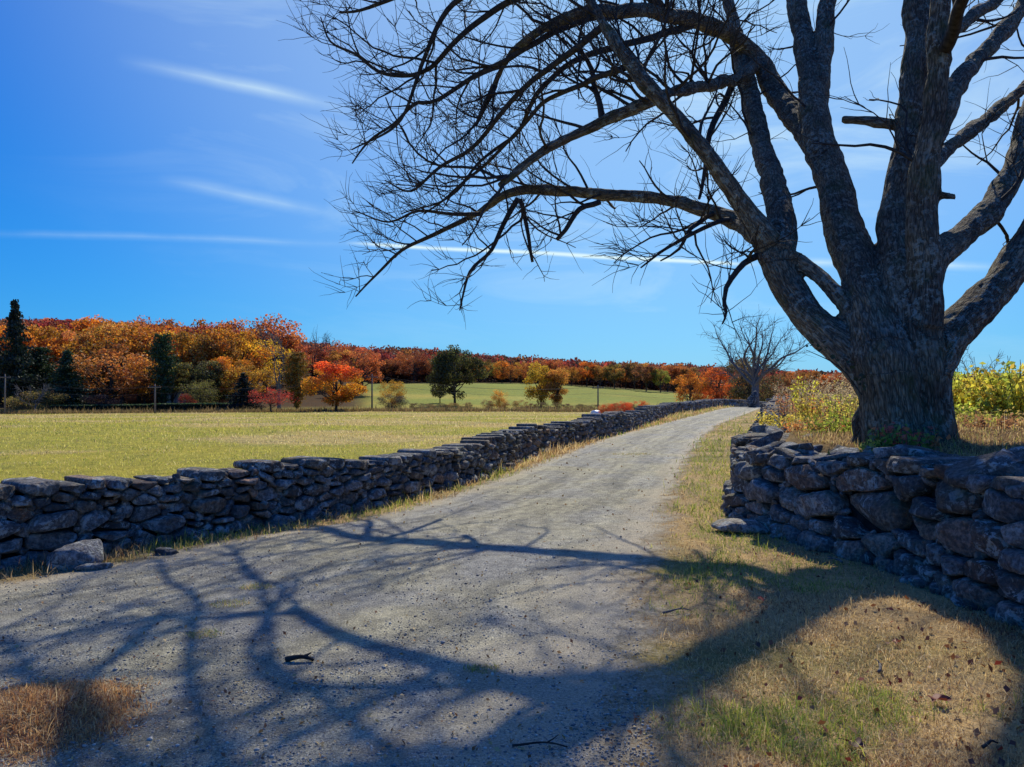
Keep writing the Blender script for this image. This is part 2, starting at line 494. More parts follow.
def rot(ax, a):
    c, s = math.cos(a), math.sin(a)
    return np.array({'x': [[1, 0, 0], [0, c, -s], [0, s, c]], 'y': [[c, 0, s], [0, 1, 0], [-s, 0, c]], 'z': [[c, -s, 0], [s, c, 0], [0, 0, 1]]}[ax])

def stone_colour():
    b = rng.uniform(.13, .36)
    t = rng.choice(4, p=[.5, .2, .2, .1])
    c = [np.array([1.06, 1, .92]), np.array([1.2, 1.0, .78]), np.array([.98, 1.0, 1.0]), np.array([1.35, .95, .70])][t]
    return b * c

def rock(size, sub=ICO3, flat=1.0, n=9, box=.45):
    V, T = sub
    s = np.sign(V) * np.abs(V) ** (1 - box)                # squarer than a ball
    s = s / np.abs(s).max()
    r = np.array(size) / 2
    W = facet(s * r, r, n)
    W = W + W * ((fbm(W / r.max() * 1.6 + rng.uniform(0, 50, 3), 5, 3) - .5) * .30)[:, None]
    W = W + W / (np.linalg.norm(W, axis=1, keepdims=True) + 1e-6) * ((fbm(W / r.max() * 6 + 9, 6, 3) - .5) * .07 * r.min())[:, None]
    return W, T

def clip(poly, n, d):
    """keep the side n.p <= d of a convex polygon"""
    out = []
    for i in range(len(poly)):
        a, b = poly[i], poly[(i + 1) % len(poly)]
        da, db = a @ n - d, b @ n - d
        if da <= 0: out.append(a)
        if (da < 0) != (db < 0): out.append(a + (b - a) * (da / (da - db)))
    return out

def cells(L, H, wmean, hmean, jit=.42, vary=.5):
    """seeds for roughly coursed stones in a strip L long, H high; returns convex cells as (k,2) arrays"""
    seeds = []
    z = 0.0; rows = []
    while z < H - hmean * .35:
        h = hmean * rng.uniform(.65, 1.5) * (1.25 - .45 * z / H); rows.append((z, min(h, H - z))); z += h
    for (z, h) in rows:
        s = -rng.uniform(0, wmean)
        while s < L + wmean:
            w = wmean * math.exp(rng.normal(0, vary)) * (h / hmean) ** .4
            w = min(max(w, h * .6), h * 4.0)
            if rng.random() < .22 and h > hmean * .9:      # a pair of thin stones in place of one
                seeds.append((s + w / 2 + rng.normal(0, .05) * w, z + h * .27, w, h / 2)); seeds.append((s + w / 2, z + h * .76, w, h / 2))
            else:
                seeds.append((s + w / 2, z + h / 2 + rng.normal(0, jit * .25) * h, w, h))
            s += w
    S = np.array(seeds)
    asp = 1.7
    Q = S[:, :2] * np.array([1 / asp, 1.0])
    R = np.sqrt(S[:, 2] / asp * S[:, 3]) * .5
    out = []
    for i in range(len(S)):
        p = Q[i]
        if not -.1 < S[i, 0] < L + .1: out.append(None); continue
        big = 1.6 * max(S[i, 2] / asp, S[i, 3]) + .1
        poly = [p + np.array(c) * big for c in ((-1, -1), (1, -1), (1, 1), (-1, 1))]
        dd = ((Q - p) ** 2).sum(1)
        for j in np.argsort(dd)[1:26]:
            n = Q[j] - p; dist = math.sqrt(dd[j]) + 1e-9; n = n / dist
            off = .5 * dist + (R[i] ** 2 - R[j] ** 2) / (2 * dist) * .9
            poly = clip(poly, n, p @ n + off)
            if len(poly) < 3: break
        if len(poly) < 3: out.append(None); continue
        poly = np.array(poly) * np.array([asp, 1.0])
        top = H + rng.uniform(-.05, .05)
        poly = np.array(clip(list(poly), np.array([0, 1.0]), top)) if len(poly) else poly
        if len(poly) >= 3: poly = np.array(clip(list(poly), np.array([0, -1.0]), .05))
        out.append(poly if len(poly) >= 3 else None)
    return out

def cell_stone(poly, M_=22, K=9, bulge=.08, depth=.3, gap=.012, fac=6):
    """a stone filling a convex wall cell: local axes (along, up, outward); face at outward 0"""
    c = poly.mean(0)
    q = poly - c
    ang = np.linspace(0, 2 * PI, M_, endpoint=False)
    rad = np.full(M_, 1e9)
    for i in range(len(q)):
        a, b = q[i], q[(i + 1) % len(q)]
        e = b - a; n = np.array([e[1], -e[0]]); ln = np.linalg.norm(n)
        if ln < 1e-6: continue
        n /= ln; d = a @ n
        if d < 0: n, d = -n, -d
        cs = n[0] * np.cos(ang) + n[1] * np.sin(ang)
        rad = np.where(cs > 1e-3, np.minimum(rad, np.maximum(d - gap, .006) / np.maximum(cs, 1e-3)), rad)
    rad = np.minimum(rad, 3.0)
    for _ in range(1):
        rad = np.minimum(rad * 1.01, .12 * np.roll(rad, 1) + .76 * rad + .12 * np.roll(rad, -1))
    rad = rad * (1 + (fbm(np.column_stack([np.cos(ang), np.sin(ang), ang * 0 + rng.uniform(0, 99)]) * 2.1, 8, 2) - .5) * .16)
    rad = np.minimum(rad, 3.0)
    D = np.stack([np.cos(ang), np.sin(ang)], 1)
    V = [np.array([[0, 0, bulge]])]
    sc = np.concatenate([np.linspace(.35, .96, K - 3), [1.0, .985, .93]])
    dp = np.concatenate([bulge * (1 - np.linspace(.35, .96, K - 3) ** 4.5) , [-.25 * bulge - .02, -depth * .45, -depth]])
    for s, h in zip(sc, dp):
        V.append(np.column_stack([D * (rad * s)[:, None], np.full(M_, h)]))
    V.append(np.array([[0, 0, -depth]]))
    V = np.concatenate(V)
    # tilted facets on the face
    ext = max(np.ptp(q[:, 0]), np.ptp(q[:, 1])) / 2
    for _ in range(fac):
        nv = np.array([rng.normal(0, .36), rng.normal(0, .36), 1.0]); nv /= np.linalg.norm(nv)
        d = bulge * rng.uniform(.45, .95) + ext * .20 * rng.random()
        k = V @ nv - d
        V = V - np.clip(k, 0, None)[:, None] * nv * 1.0
    V = V + ((fbm(V * (2.2 / max(ext, .08)) + rng.uniform(0, 99, 3), 4, 3)[:, None] - .5) * np.array([.10, .10, .20]) * min(ext, .3))
    V = V + ((fbm(V * (7 / max(ext, .08)) + rng.uniform(0, 99, 3), 4, 3)[:, None] - .5) * np.array([.02, .02, .07]) * min(ext, .3))
    T = [[0, 1 + j, 1 + (j + 1) % M_] for j in range(M_)]
    Qd = []
    for r in range(K - 1):
        o = 1 + r * M_
        for j in range(M_): Qd.append([o + j, o + M_ + j, o + M_ + (j + 1) % M_, o + (j + 1) % M_])
    o = 1 + (K - 1) * M_; e = o + M_
    T += [[e, o + (j + 1) % M_, o + j] for j in range(M_)]
    return c, V, np.array(T), np.array(Qd)

def wall_frame(L, side):
    d = np.concatenate([[0], np.cumsum(np.linalg.norm(np.diff(L[:, :2], axis=0), axis=1))])
    def f(s):
        s = np.clip(s, 0, d[-1] - 1e-6)
        p = np.array([np.interp(s, d, L[:, 0]), np.interp(s, d, L[:, 1])])
        s0, s1 = max(s - .35, 0), min(s + .35, d[-1])
        t = np.array([np.interp(s1, d, L[:, 0]) - np.interp(s0, d, L[:, 0]), np.interp(s1, d, L[:, 1]) - np.interp(s0, d, L[:, 1])])
        t /= np.linalg.norm(t)
        n = np.array([t[1], -t[0]]) * side          # outward, towards the road
        return p, t, n
    return d[-1], f

def make_wall(name, label, L, side, Hf, wmean, hmean, thick, batter, s_vis, lod, caprows=0, group=None, capdz=0.0, flat=(.09, .2)):
    root = empty(name, (0, 0, 0)); tag(root, label, 'stone wall', group)
    length, fr = wall_frame(L, side); zl = zline(L)
    pieces = []
    # chunk the wall so that its height can change along it
    s = 0.0
    Hm = max(Hf(q) for q in np.linspace(0, length, 40))
    for ci, poly in enumerate(cells(length, Hm, wmean, hmean)):
        if poly is None: continue
        sc = poly[:, 0].mean(); p, t, n = fr(sc)
        vis = s_vis(sc)
        if vis is None: continue
        hs = Hf(sc) / Hm
        poly = poly * np.array([1, hs])
        if np.ptp(poly[:, 0]) < .05 or np.ptp(poly[:, 1]) < .03: continue
        topmost = poly[:, 1].max() > Hf(sc) * .93
        dist = np.hypot(*p)
        M_, K = (34, 15) if dist < 11 else ((20, 9) if dist < 25 else (11, 6))
        dep = thick * rng.uniform(.8, 1.0) if topmost else rng.uniform(.25, .4)
        c, V, T, Qd = cell_stone(poly, M_, K, bulge=rng.uniform(.03, .11) * min(1, np.ptp(poly[:, 1]) / .22 + .2), depth=dep, gap=rng.uniform(.006, .018), fac=rng.integers(3, 8))
        # rotate a little about both face axes and push in or out
        R_ = rot('x', rng.normal(0, .09)) @ rot('y', rng.normal(0, .09)) @ rot('z', rng.normal(0, .07))
        if not topmost: V = V @ R_.T
        o = rng.normal(0, .03) + (.03 if topmost and rng.random() < .4 else 0)
        z0 = zl(sc)
        up = V[:, 1] + c[1]
        out = V[:, 2] + o - batter * (c[1])
        al = V[:, 0] + c[0] - sc
        # follow the bend of the wall
        W = np.zeros((len(V), 3))
        W[:, 0] = p[0] + t[0] * al + n[0] * out; W[:, 1] = p[1] + t[1] * al + n[1] * out
        W[:, 2] = z0 + up
        area = np.ptp(poly[:, 0]) * np.ptp(poly[:, 1])
        if dist < 16:
            for vtx in poly:
                if rng.random() < .42 and .03 < vtx[1] < Hf(sc) * .97:
                    sz = np.array([rng.uniform(.06, .15), rng.uniform(.05, .12), rng.uniform(.04, .09)])
                    G, TG = rock(sz, ICO3, n=8)
                    G = G @ (rot('z', math.atan2(t[1], t[0]) + rng.normal(0, .4)) @ rot('x', rng.normal(0, .5)) @ rot('y', rng.normal(0, .4))).T
                    q = vtx[0] - sc; oo = rng.uniform(-.09, -.03) - batter * vtx[1]
                    pieces.append((.0001, G + np.array([p[0] + t[0] * q + n[0] * oo, p[1] + t[1] * q + n[1] * oo, z0 + vtx[1]]), TG, np.zeros((0, 4), int), stone_colour()))
        pieces.append((area / dist ** 2 * vis, W, T, Qd, stone_colour()))
    # loose rubble and slabs laid over the top, each a free-form rock
    if caprows:
        s = 0.0
        while s < length:
            p, t, n = fr(s); dist = np.hypot(*p); vis = s_vis(s)
            stp = (.34 if caprows < 3 else .25) if dist < 30 else .6
            if vis is not None:
                for r in range(caprows):
                    off = -.30 - r * (thick - .2) / max(caprows, 1) + rng.normal(0, .06)
                    sz = np.array([rng.uniform(.25, .75), rng.uniform(.25, .5), rng.uniform(*flat)])
                    if rng.random() < (.3 if caprows < 3 else .45): sz[:2] *= .6
                    if dist > 30: sz *= 1.4
                    W, T = rock(sz, ICO4 if dist < 14 else (ICO3 if dist < 25 else ICO2), n=9, box=.62)
                    W = W @ (rot('z', math.atan2(t[1], t[0]) + rng.normal(0, .45 if caprows < 3 else 1.0)) @ rot('x', rng.normal(0, .14 if caprows < 3 else .26)) @ rot('y', rng.normal(0, .12 if caprows < 3 else .24))).T
                    sj = rng.normal(0, .08)
                    zt = zl(s) + Hf(s) + (rng.uniform(-.05, .04) if caprows < 3 else rng.uniform(-.12, .10)) + capdz
                    W = W + np.array([p[0] + t[0] * sj + n[0] * off, p[1] + t[1] * sj + n[1] * off, zt])
                    pieces.append((sz[0] * sz[1] * .4 / dist ** 2 * vis, W, T, np.zeros((0, 4), int), stone_colour() * 1.05))
            s += stp
    if name and caprows != 2:
        s = 0.0
        while s < length:
            p, t, n = fr(s); dist = np.hypot(*p); s += rng.uniform(.08, .22)
            if s_vis(s) is None or dist > 18: continue
            sz = np.array([rng.uniform(.10, .30), rng.uniform(.10, .2), rng.uniform(.07, .17)])
            G, TG = rock(sz, ICO3, n=9)
            G = G @ (rot('z', math.atan2(t[1], t[0]) + rng.normal(0, .6)) @ rot('x', rng.normal(0, .3)) @ rot('y', rng.normal(0, .3))).T
            oo = rng.uniform(-.06, .05)
            pieces.append((.0002, G + np.array([p[0] + n[0] * oo, p[1] + n[1] * oo, zl(s) + sz[2] * .2]), TG, np.zeros((0, 4), int), stone_colour()))
    pieces.sort(key=lambda q: -q[0])
    for k, (a, W, T, Qd, c) in enumerate(pieces[:100]):
        ac = Acc(); org = W.mean(0); ac.add(W - org, [T, Qd], Col=c)
        st = ac.build('stone', M['stone'], root); st.location = org
    rest = Acc()
    for (a, W, T, Qd, c) in pieces[100:]: rest.add(W, [T, Qd], Col=c)
    if rest.n: tag(rest.build('small_stones', M['stone'], root), kind='stuff')
    # dark fill between the faces
    V, Qd = [], []
    ss = np.linspace(0, length, max(8, int(length / .5)))
    for s in ss:
        p, t, n = fr(s); z0 = zl(s); h = Hf(s) - .09
        for (o, u) in ((-.10, -.3), (-.14 - batter * h, h), (-thick + .05, h), (-thick + .02, -.9)):
            V.append([p[0] + n[0] * o, p[1] + n[1] * o, z0 + u])
    m = len(ss)
    for i in range(m - 1):
        for j in range(4): Qd.append([i * 4 + j, i * 4 + (j + 1) % 4, (i + 1) * 4 + (j + 1) % 4, (i + 1) * 4 + j])
    Qd += [[0, 1, 2, 3], [(m - 1) * 4 + j for j in (3, 2, 1, 0)]]
    link('rubble_core', mesh('rubble_core', V, [np.array(Qd)], None, False), M['core'], root)
    return root

def left_vis(s): return 1.0 if s > 5.5 else None
make_wall('stone_wall', 'long low dry stone wall between the gravel lane and the mown field', LW, 1, lambda s: .64 + .05 * math.sin(s * .7) + .03 * math.sin(s * 2.1), .29, .125, .55, .05, left_vis, 1, capdz=-.07, flat=(.07, .16))
make_wall('stone_wall', 'far low stretch of dry stone wall past the bend of the lane, under the orange maples', LW2, 1, lambda s: .62, .5, .22, .55, .03, lambda s: 1.0, 2)
def right_h(s):
    p = RWf(s)[0]; 
    return float(np.interp(p[1], [0, 4, 6.5, 8.0, 9.4, 12, 56], [1.03, 1.01, .95, .84, .76, .76, .72]))
RWlen, RWf = wall_frame(RW, -1)
make_wall('stone_wall', 'thick rough boulder wall holding up the bank below the big bare tree', RW, -1, right_h, .43, .205, 1.0, .14, lambda s: 1.0 if s > 2.2 else None, 1, caprows=4, capdz=-.05, flat=(.09, .22))

# loose stones
def loose_rock(name, label, cat, px, py, size, rz=0, tilt=(0, 0), sink=.3, n=9, Y=None, col=None):
    Y = Y or EYE * F / (py - HOR); x = (px - 512) * Y / F
    W, T = rock(size, ICO4, n=n)
    W = W @ (rot('z', rz) @ rot('x', tilt[0]) @ rot('y', tilt[1])).T
    ac = Acc(); ac.add(W, [T], Col=stone_colour() if col is None else np.array(col))
    o = ac.build(name, M['stone']); o.location = (x, Y, hz(x, Y) + size[2] * (.5 - sink))
    return tag(o, label, cat)
loose_rock('flat_stone', 'flat pale slab lying on the verge at the foot of the right wall corner', 'stone', 744, 531, (.66, .40, .13), .1, (0, .03), .02, 5, None, (.52, .47, .38))
loose_rock('fallen_stone', 'pale topped rock lying in the grass before the left wall', 'stone', 76, 567, (.46, .30, .24), .5, (.1, -.2), .12, 8, None, (.34, .34, .34))
loose_rock('fallen_stone', 'small grey stone beside the lane edge near the left wall', 'stone', 166, 555, (.22, .15, .09), .1, (0, 0), .2, 8)
loose_rock('fallen_stone', 'flattish stone by the lane edge below the left wall, right of two others', 'stone', 95, 570, (.3, .18, .08), .1, (0, 0), .2, 8)
loose_rock('field_boulder', 'grey boulder showing just right of the trunk base', 'boulder', 955, 405, (.6, .5, .5), .4, (0, 0), .2, 8, 13.0)
loose_rock('dark_boulder', 'dark upright boulder at the far end of the lane beside the wall', 'boulder', 753, 402, (.9, .8, 1.5), .4, (.05, .12), .15, 9, 58.0, (.07, .08, .10))

# ------------------------------------------------------------------ wood: chains of points with a radius
def tube(acc, P, r, sides, bark=False, cap=True, col=None):
    P = np.asarray(P, float); n = len(P)
    T = np.gradient(P, axis=0); T /= np.linalg.norm(T, axis=1, keepdims=True) + 1e-9
    u = np.cross(T[0], [0.31, .2, 1.0]);
    if np.linalg.norm(u) < .05: u = np.cross(T[0], [1, 0, 0])
    u /= np.linalg.norm(u)
    a = np.linspace(0, 2 * PI, sides, endpoint=False); ca, sa = np.cos(a), np.sin(a)
    V = np.zeros((n, sides, 3)); C = np.zeros((n, sides, 3)); Ls = 0
    for i in range(n):
        u = u - T[i] * (u @ T[i]); u /= np.linalg.norm(u) + 1e-9
        w = np.cross(T[i], u)
        ring = np.outer(ca, u) + np.outer(sa, w)
        V[i] = P[i] + ring * r[i]
        if bark:
            if i: Ls += np.linalg.norm(P[i] - P[i - 1])
            C[i] = np.column_stack([ca * r[i], sa * r[i], np.full(sides, Ls * .2)]) + rngoff
    idx = np.arange(n * sides).reshape(n, sides)
    q = np.stack([idx[:-1], np.roll(idx[:-1], -1, 1), np.roll(idx[1:], -1, 1), idx[1:]], -1).reshape(-1, 4)
    V = V.reshape(-1, 3); polys = [q]
    at = {}
    if bark: at['co_bark'] = C.reshape(-1, 3)
    if col is not None: at['Col'] = np.tile(np.asarray(col, float), (len(V), 1))
    if cap and sides <= 12:
        polys.append(idx[-1][None, ::1]); polys.append(idx[0][None, ::-1])
    acc.add(V, polys, **at)
rngoff = np.zeros(3)

def chain_px(pts, step=.12):
    """rows (px, py, depth, width px) -> resampled (x, y, z, r)"""
    q = []
    for (px, py, Y, w) in pts:
        x, y, z = ray(px, py, Y); q.append((x, y, z, w * .5 * Y / F))
    return resample(q, step)

def wiggle(P, amp, fr=1.6, seed=0):
    k = np.column_stack([fbm(P[:, :3] * fr + 7 * seed, seed + i * 5, 2) - .5 for i in range(3)])
    e = np.minimum(1, np.linspace(0, 6, len(P)))[:, None]
    Q = P.copy(); Q[:, :3] += k * amp * e
    return Q

def perp_dir(t, ang, az):
    u = np.cross(t, [.3, .1, 1.0]); u /= np.linalg.norm(u) + 1e-9; w = np.cross(t, u)
    return t * math.cos(ang) + (u * math.cos(az) + w * math.sin(az)) * math.sin(ang)

def branch_out(P0, d, length, r0, kink, trop, trop_amt, r1=.3):
    n = max(4, int(length / max(.06, min(.17, length / 5))))
    seg = length / n; P = [np.array(P0, float)]; d = np.array(d, float)
    for i in range(n):
        d = d + rng.normal(0, kink, 3) + np.asarray(trop) * trop_amt * seg
        d /= np.linalg.norm(d); P.append(P[-1] + d * seg)
    r = r0 * (1 - (1 - r1) * np.linspace(0, 1, n + 1))
    return np.column_stack([np.array(P), r])

def ramify(chain, level, out, params, t0=.1):
    """side branches along CHAIN, recursively"""
    maxlev, rmin, Lk, dens, up = params
    if level > maxlev: return
    P = chain[:, :3]; r = chain[:, 3]
    d = np.concatenate([[0], np.cumsum(np.linalg.norm(np.diff(P, axis=0), axis=1))])
    s = d[-1] * t0 + rng.uniform(0, .2)
    az = rng.uniform(0, 2 * PI)
    while s < d[-1]:
        i = min(len(P) - 2, int(np.searchsorted(d, s)))
        t = P[min(i + 1, len(P) - 1)] - P[max(i - 1, 0)]; t /= np.linalg.norm(t) + 1e-9
        rr = r[i]
        for side in range(2 if rng.random() < .3 else 1):
            cr = min(rr * rng.uniform(.30, .62), .026)
            if cr < rmin: cr = rmin
            L = Lk * cr ** .82 * rng.uniform(.55, 1.25)
            az += 2.4 + rng.normal(0, .5)
            dr = perp_dir(t, rng.uniform(.4, .95), az)
            if dr[2] < -.2 and rng.random() < .65: dr[2] *= -.5
            b = branch_out(P[i] , dr, L, cr, .17, (0, 0, 1), up, .35)
            out.append(b)
            if cr > rmin * 1.02 and L > .25: ramify(b, level + 1, out, params, .18)
        s += max(.11, min(.6, 7.5 * rr + .05)) / dens * rng.uniform(.5, 1.6)
    return

# ------------------------------------------------------------------ the big bare tree
def big_tree():
    base = np.array(at(908, 8.6))
    root = empty('bare_tree', base)
    tag(root, 'huge bare multi-stemmed tree with thick grey trunk behind the right stone wall', 'tree')
    px = {}
    limbs = [
        # stems rising from the ground, merged at the foot
        [(894, 462, 8.5, 62), (894, 440, 8.5, 60), (889, 400, 8.5, 60), (884, 362, 8.5, 57), (878, 330, 8.8, 52), (871, 300, 9.2, 47), (859, 270, 9.8, 43), (848, 243, 10.5, 40), (830, 176, 12.0, 33), (815, 123, 13.3, 29), (811, 88, 14.2, 26)],
        [(922, 462, 8.7, 72), (922, 440, 8.7, 68), (919, 400, 8.7, 62), (914, 350, 8.7, 58), (906, 300, 8.9, 50), (900, 260, 9.4, 42), (895, 211, 10.2, 33), (900, 176, 10.6, 30), (912, 106, 11.3, 27), (917, 53, 11.8, 27), (918, 0, 12.2, 26), (922, -60, 12.6, 21), (930, -150, 13, 16), (925, -260, 13.4, 9), (930, -340, 13.6, 4)],
        [(908, 462, 9.0, 66), (907, 400, 9.0, 60), (906, 350, 9.0, 58), (905, 310, 9.0, 46)],
        # left stem, leaning away from the camera
        [(889, 408, 8.6, 46), (863, 370, 8.75, 42), (834, 338, 9.1, 37), (806, 312, 9.5, 34), (787, 286, 9.8, 33), (775, 260, 10.0, 34), (768, 238, 10.3, 33)],
        # its three limbs
        [(779, 258, 9.95, 34), (781, 225, 10.7, 29), (775, 190, 11.8, 26), (766, 158, 13.2, 22), (750, 95, 15.8, 19), (740, 53, 17.4, 16), (727, 0, 20, 11), (717, -40, 21.4, 6), (704, -80, 22.6, 1.5)],
        [(770, 243, 10.0, 27), (745, 208, 10.0, 20), (710, 162, 10.0, 17.5), (685, 130, 10.05, 16), (664, 102, 10.1, 15), (632, 65, 10.3, 14), (605, 25, 10.6, 11), (585, -20, 10.9, 9), (560, -90, 11.2, 5)],
        [(766, 240, 10.2, 25), (731, 218, 11.7, 18), (696, 208, 12.3, 15), (664, 200, 12.9, 13.5), (602, 194, 13.6, 12.5), (544, 190, 14.3, 11.5), (506, 196, 14.6, 9), (473, 217, 14.8, 6), (435, 234, 15, 4.4), (402, 250, 15.1, 3.4), (378, 272, 15.2, 2.6), (356, 297, 15.2, 1.5)],
        # small stem behind
        [(872, 352, 8.75, 26), (854, 319, 9.0, 20), (836, 293, 9.3, 18), (817, 272, 9.6, 17), (798, 260, 9.8, 16), (778, 252, 10.0, 16)],
        # fork of the middle stem
        [(815, 123, 13.3, 25), (811, 88, 14.2, 24), (805, 46, 15.4, 22), (796, 0, 16.4, 20), (786, -60, 17, 15), (770, -150, 17.6, 9), (765, -240, 18, 4)],
        [(815, 115, 13.5, 22), (820, 75, 14.5, 21), (823, 50, 15.0, 20), (828, 0, 15.8, 17), (838, -70, 16.4, 12), (846, -160, 17, 7), (840, -250, 17.4, 3)],
        [(823, 160, 12.3, 28), (805, 130, 13.7, 26), (784, 102, 15.3, 24.5), (762, 67, 16.8, 21), (738, 41, 16.9, 18), (710, 26, 15.5, 17), (664, 14, 13.8, 15.5), (602, 11, 11.8, 13.5), (560, 21, 11.8, 11.5), (527, 40, 11.9, 9.5), (503, 68, 12.5, 8), (490, 95, 12.6, 6.5), (476, 126, 12.6, 3.2)],
        [(757, 64, 16.8, 14), (733, 80, 14.5, 13), (699, 88, 12.3, 13), (664, 95, 11.0, 12.5), (602, 121, 11.0, 12), (539, 154, 11.0, 10), (498, 187, 11.0, 8)],
        # right-hand stems, leaning back over the bank
        [(922, 330, 8.6, 40), (925, 270, 8.7, 36), (921, 211, 8.8, 31), (926, 158, 8.9, 28), (935, 106, 9.0, 24), (939, 53, 9.1, 22), (941, 0, 9.2, 20), (950, -70, 9.3, 15), (962, -160, 9.5, 9), (970, -240, 9.6, 4)],
        [(930, 150, 8.95, 20), (946, 116, 9.3, 21), (956, 84, 9.8, 20), (981, 56, 10.8, 18), (1016, 14, 12.0, 16), (1050, -40, 13, 12), (1090, -120, 14, 6)],
        [(943, 62, 9.1, 15), (947, 39, 9.4, 15), (970, 18, 10.4, 13), (998, 0, 11.4, 11), (1040, -40, 12.6, 7), (1080, -90, 13.4, 3)],
        [(927, 172, 8.9, 15), (949, 148, 9.7, 16), (981, 123, 11.2, 14), (1023, 88, 13, 12), (1070, 40, 14.2, 9), (1120, -10, 15.2, 5)],
        [(922, 305, 8.7, 36), (936, 258, 8.9, 30), (963, 236, 9.5, 28), (995, 204, 10.4, 27), (1016, 169, 11.0, 25), (1030, 120, 11.6, 23), (1046, 60, 12.2, 18), (1062, -20, 12.8, 12), (1080, -110, 13.2, 6)],
        [(922, 365, 8.7, 56), (948, 336, 8.9, 42), (985, 302, 9.3, 36), (1024, 248, 9.9, 33), (1060, 180, 10.6, 28), (1090, 100, 11.2, 20), (1120, 0, 11.8, 12)],
    ]
    # sawn stubs
    stubs = [[(841, 119, 11.2, 7), (846, 119.5, 11.2, 9), (866, 121, 11.2, 9.5), (884, 123, 11.2, 11), (900, 125, 11.2, 14)], [(926, 194, 8.8, 14), (938, 195, 8.8, 10), (950, 196, 8.7, 8.5), (962, 197, 8.6, 8), (967, 197, 8.6, 6)]]
    C = [wiggle(chain_px(l), .08, 1.3, k + 1) for k, l in enumerate(limbs)]
    S = [chain_px(l) for l in stubs]
    # roots flaring at the foot
    roots = []
    for k in range(8):
        a = 2 * PI * k / 9 + rng.normal(0, .15)
        b = base + np.array([0, .1, 0]); Lr = rng.uniform(.05, .25)
        q = [(b[0] + math.cos(a) * .30, b[1] + math.sin(a) * .24, b[2] + .5, .11), (b[0] + math.cos(a) * .46, b[1] + math.sin(a) * .33, b[2] + .2, .11),
             (b[0] + math.cos(a) * (.36 + Lr * .4), b[1] + math.sin(a) * (.36 + Lr * .4), b[2] + .03, .11), (b[0] + math.cos(a) * (.45 + Lr), b[1] + math.sin(a) * (.45 + Lr), b[2] - .16, .07)]
        roots.append(resample(q, .1))
    thick = Acc()
    segs = []
    for c in C + S + roots:
        k = c[:, 3] > .045
        n = int(k.sum()) if not k.all() else len(c)
        if n < 3: continue
        tube(thick, c[:n, :3] - base, c[:n, 3], 12)
        cc = c[:n]
        segs.append(cc)
    tmp = thick.build('trunk_source')
    md = tmp.modifiers.new('fuse', 'REMESH'); md.mode = 'VOXEL'; md.voxel_size = .021
    ms = tmp.modifiers.new('soften', 'SMOOTH'); ms.factor = .5; ms.iterations = 5
    dg = bpy.context.evaluated_depsgraph_get(); dg.update()
    me = bpy.data.meshes.new_from_object(tmp.evaluated_get(dg))
    bpy.data.objects.remove(tmp)
    nv = len(me.vertices); V = np.zeros(nv * 3, np.float32); me.vertices.foreach_get('co', V); V = V.reshape(-1, 3).astype(float)
    N = np.zeros(nv * 3, np.float32); me.vertex_normals.foreach_get('vector', N); N = N.reshape(-1, 3)
    # bark coordinates: offset from the axis in a carried frame, and length along it squeezed
    best = np.full(nv, 1e9); co = np.zeros((nv, 3))
    for ci, c in enumerate(segs):
        P = c[::2, :3] - base; r = c[::2, 3]
        if len(P) < 2: continue
        T = np.gradient(P, axis=0); T /= np.linalg.norm(T, axis=1, keepdims=True)
        u = np.cross(T[0], [.31, .2, 1.0]); u /= np.linalg.norm(u); Ls = 0
        lo = P.min(0) - r.max() - .1; hi = P.max(0) + r.max() + .1
        sel = np.where(((V > lo) & (V < hi)).all(1))[0]
        if not len(sel): continue
        Vs = V[sel]
        for i in range(len(P)):
            if i: Ls += np.linalg.norm(P[i] - P[i - 1])
            u = u - T[i] * (u @ T[i]); u /= np.linalg.norm(u); w = np.cross(T[i], u)
            q = Vs - P[i]
            dd = np.sqrt((q ** 2).sum(1)) - r[i]
            b = dd < best[sel]
            if b.any():
                g = sel[b]; best[g] = dd[b]
                co[g] = np.column_stack([q[b] @ u, q[b] @ w, (Ls + q[b] @ T[i]) * .2]) + ci * 1.37
    # coarse relief: furrows and swellings
    rl = fbm(co * 9, 3, 4) - .5
    lump = fbm(V * 2.3, 9, 3) - .5
    rl2 = fbm(co * 19 + 5, 13, 3) - .5
    V2 = V + N * (rl * .055 + rl2 * .03 + (lump - .12) * .07)[:, None] * np.clip((best + .0) * 0 + 1, 0, 1)[:, None]
    me.vertices.foreach_set('co', V2.astype(np.float32).ravel())
    t = me.attributes.new('co_bark', 'FLOAT_VECTOR', 'POINT'); t.data.foreach_set('vector', co.astype(np.float32).ravel())
    me.polygons.foreach_set('use_smooth', np.ones(len(me.polygons), bool)); me.update()
    me.materials.clear(); me.name = 'trunk'
    link('trunk', me, M['bark'], root)
    # thinner ends of the limbs and all the side branches
    tw = []
    for c in C:
        k = c[:, 3] <= .05
        if k.any():
            i = int(np.argmax(k)); tw.append(c[max(0, i - 2):])
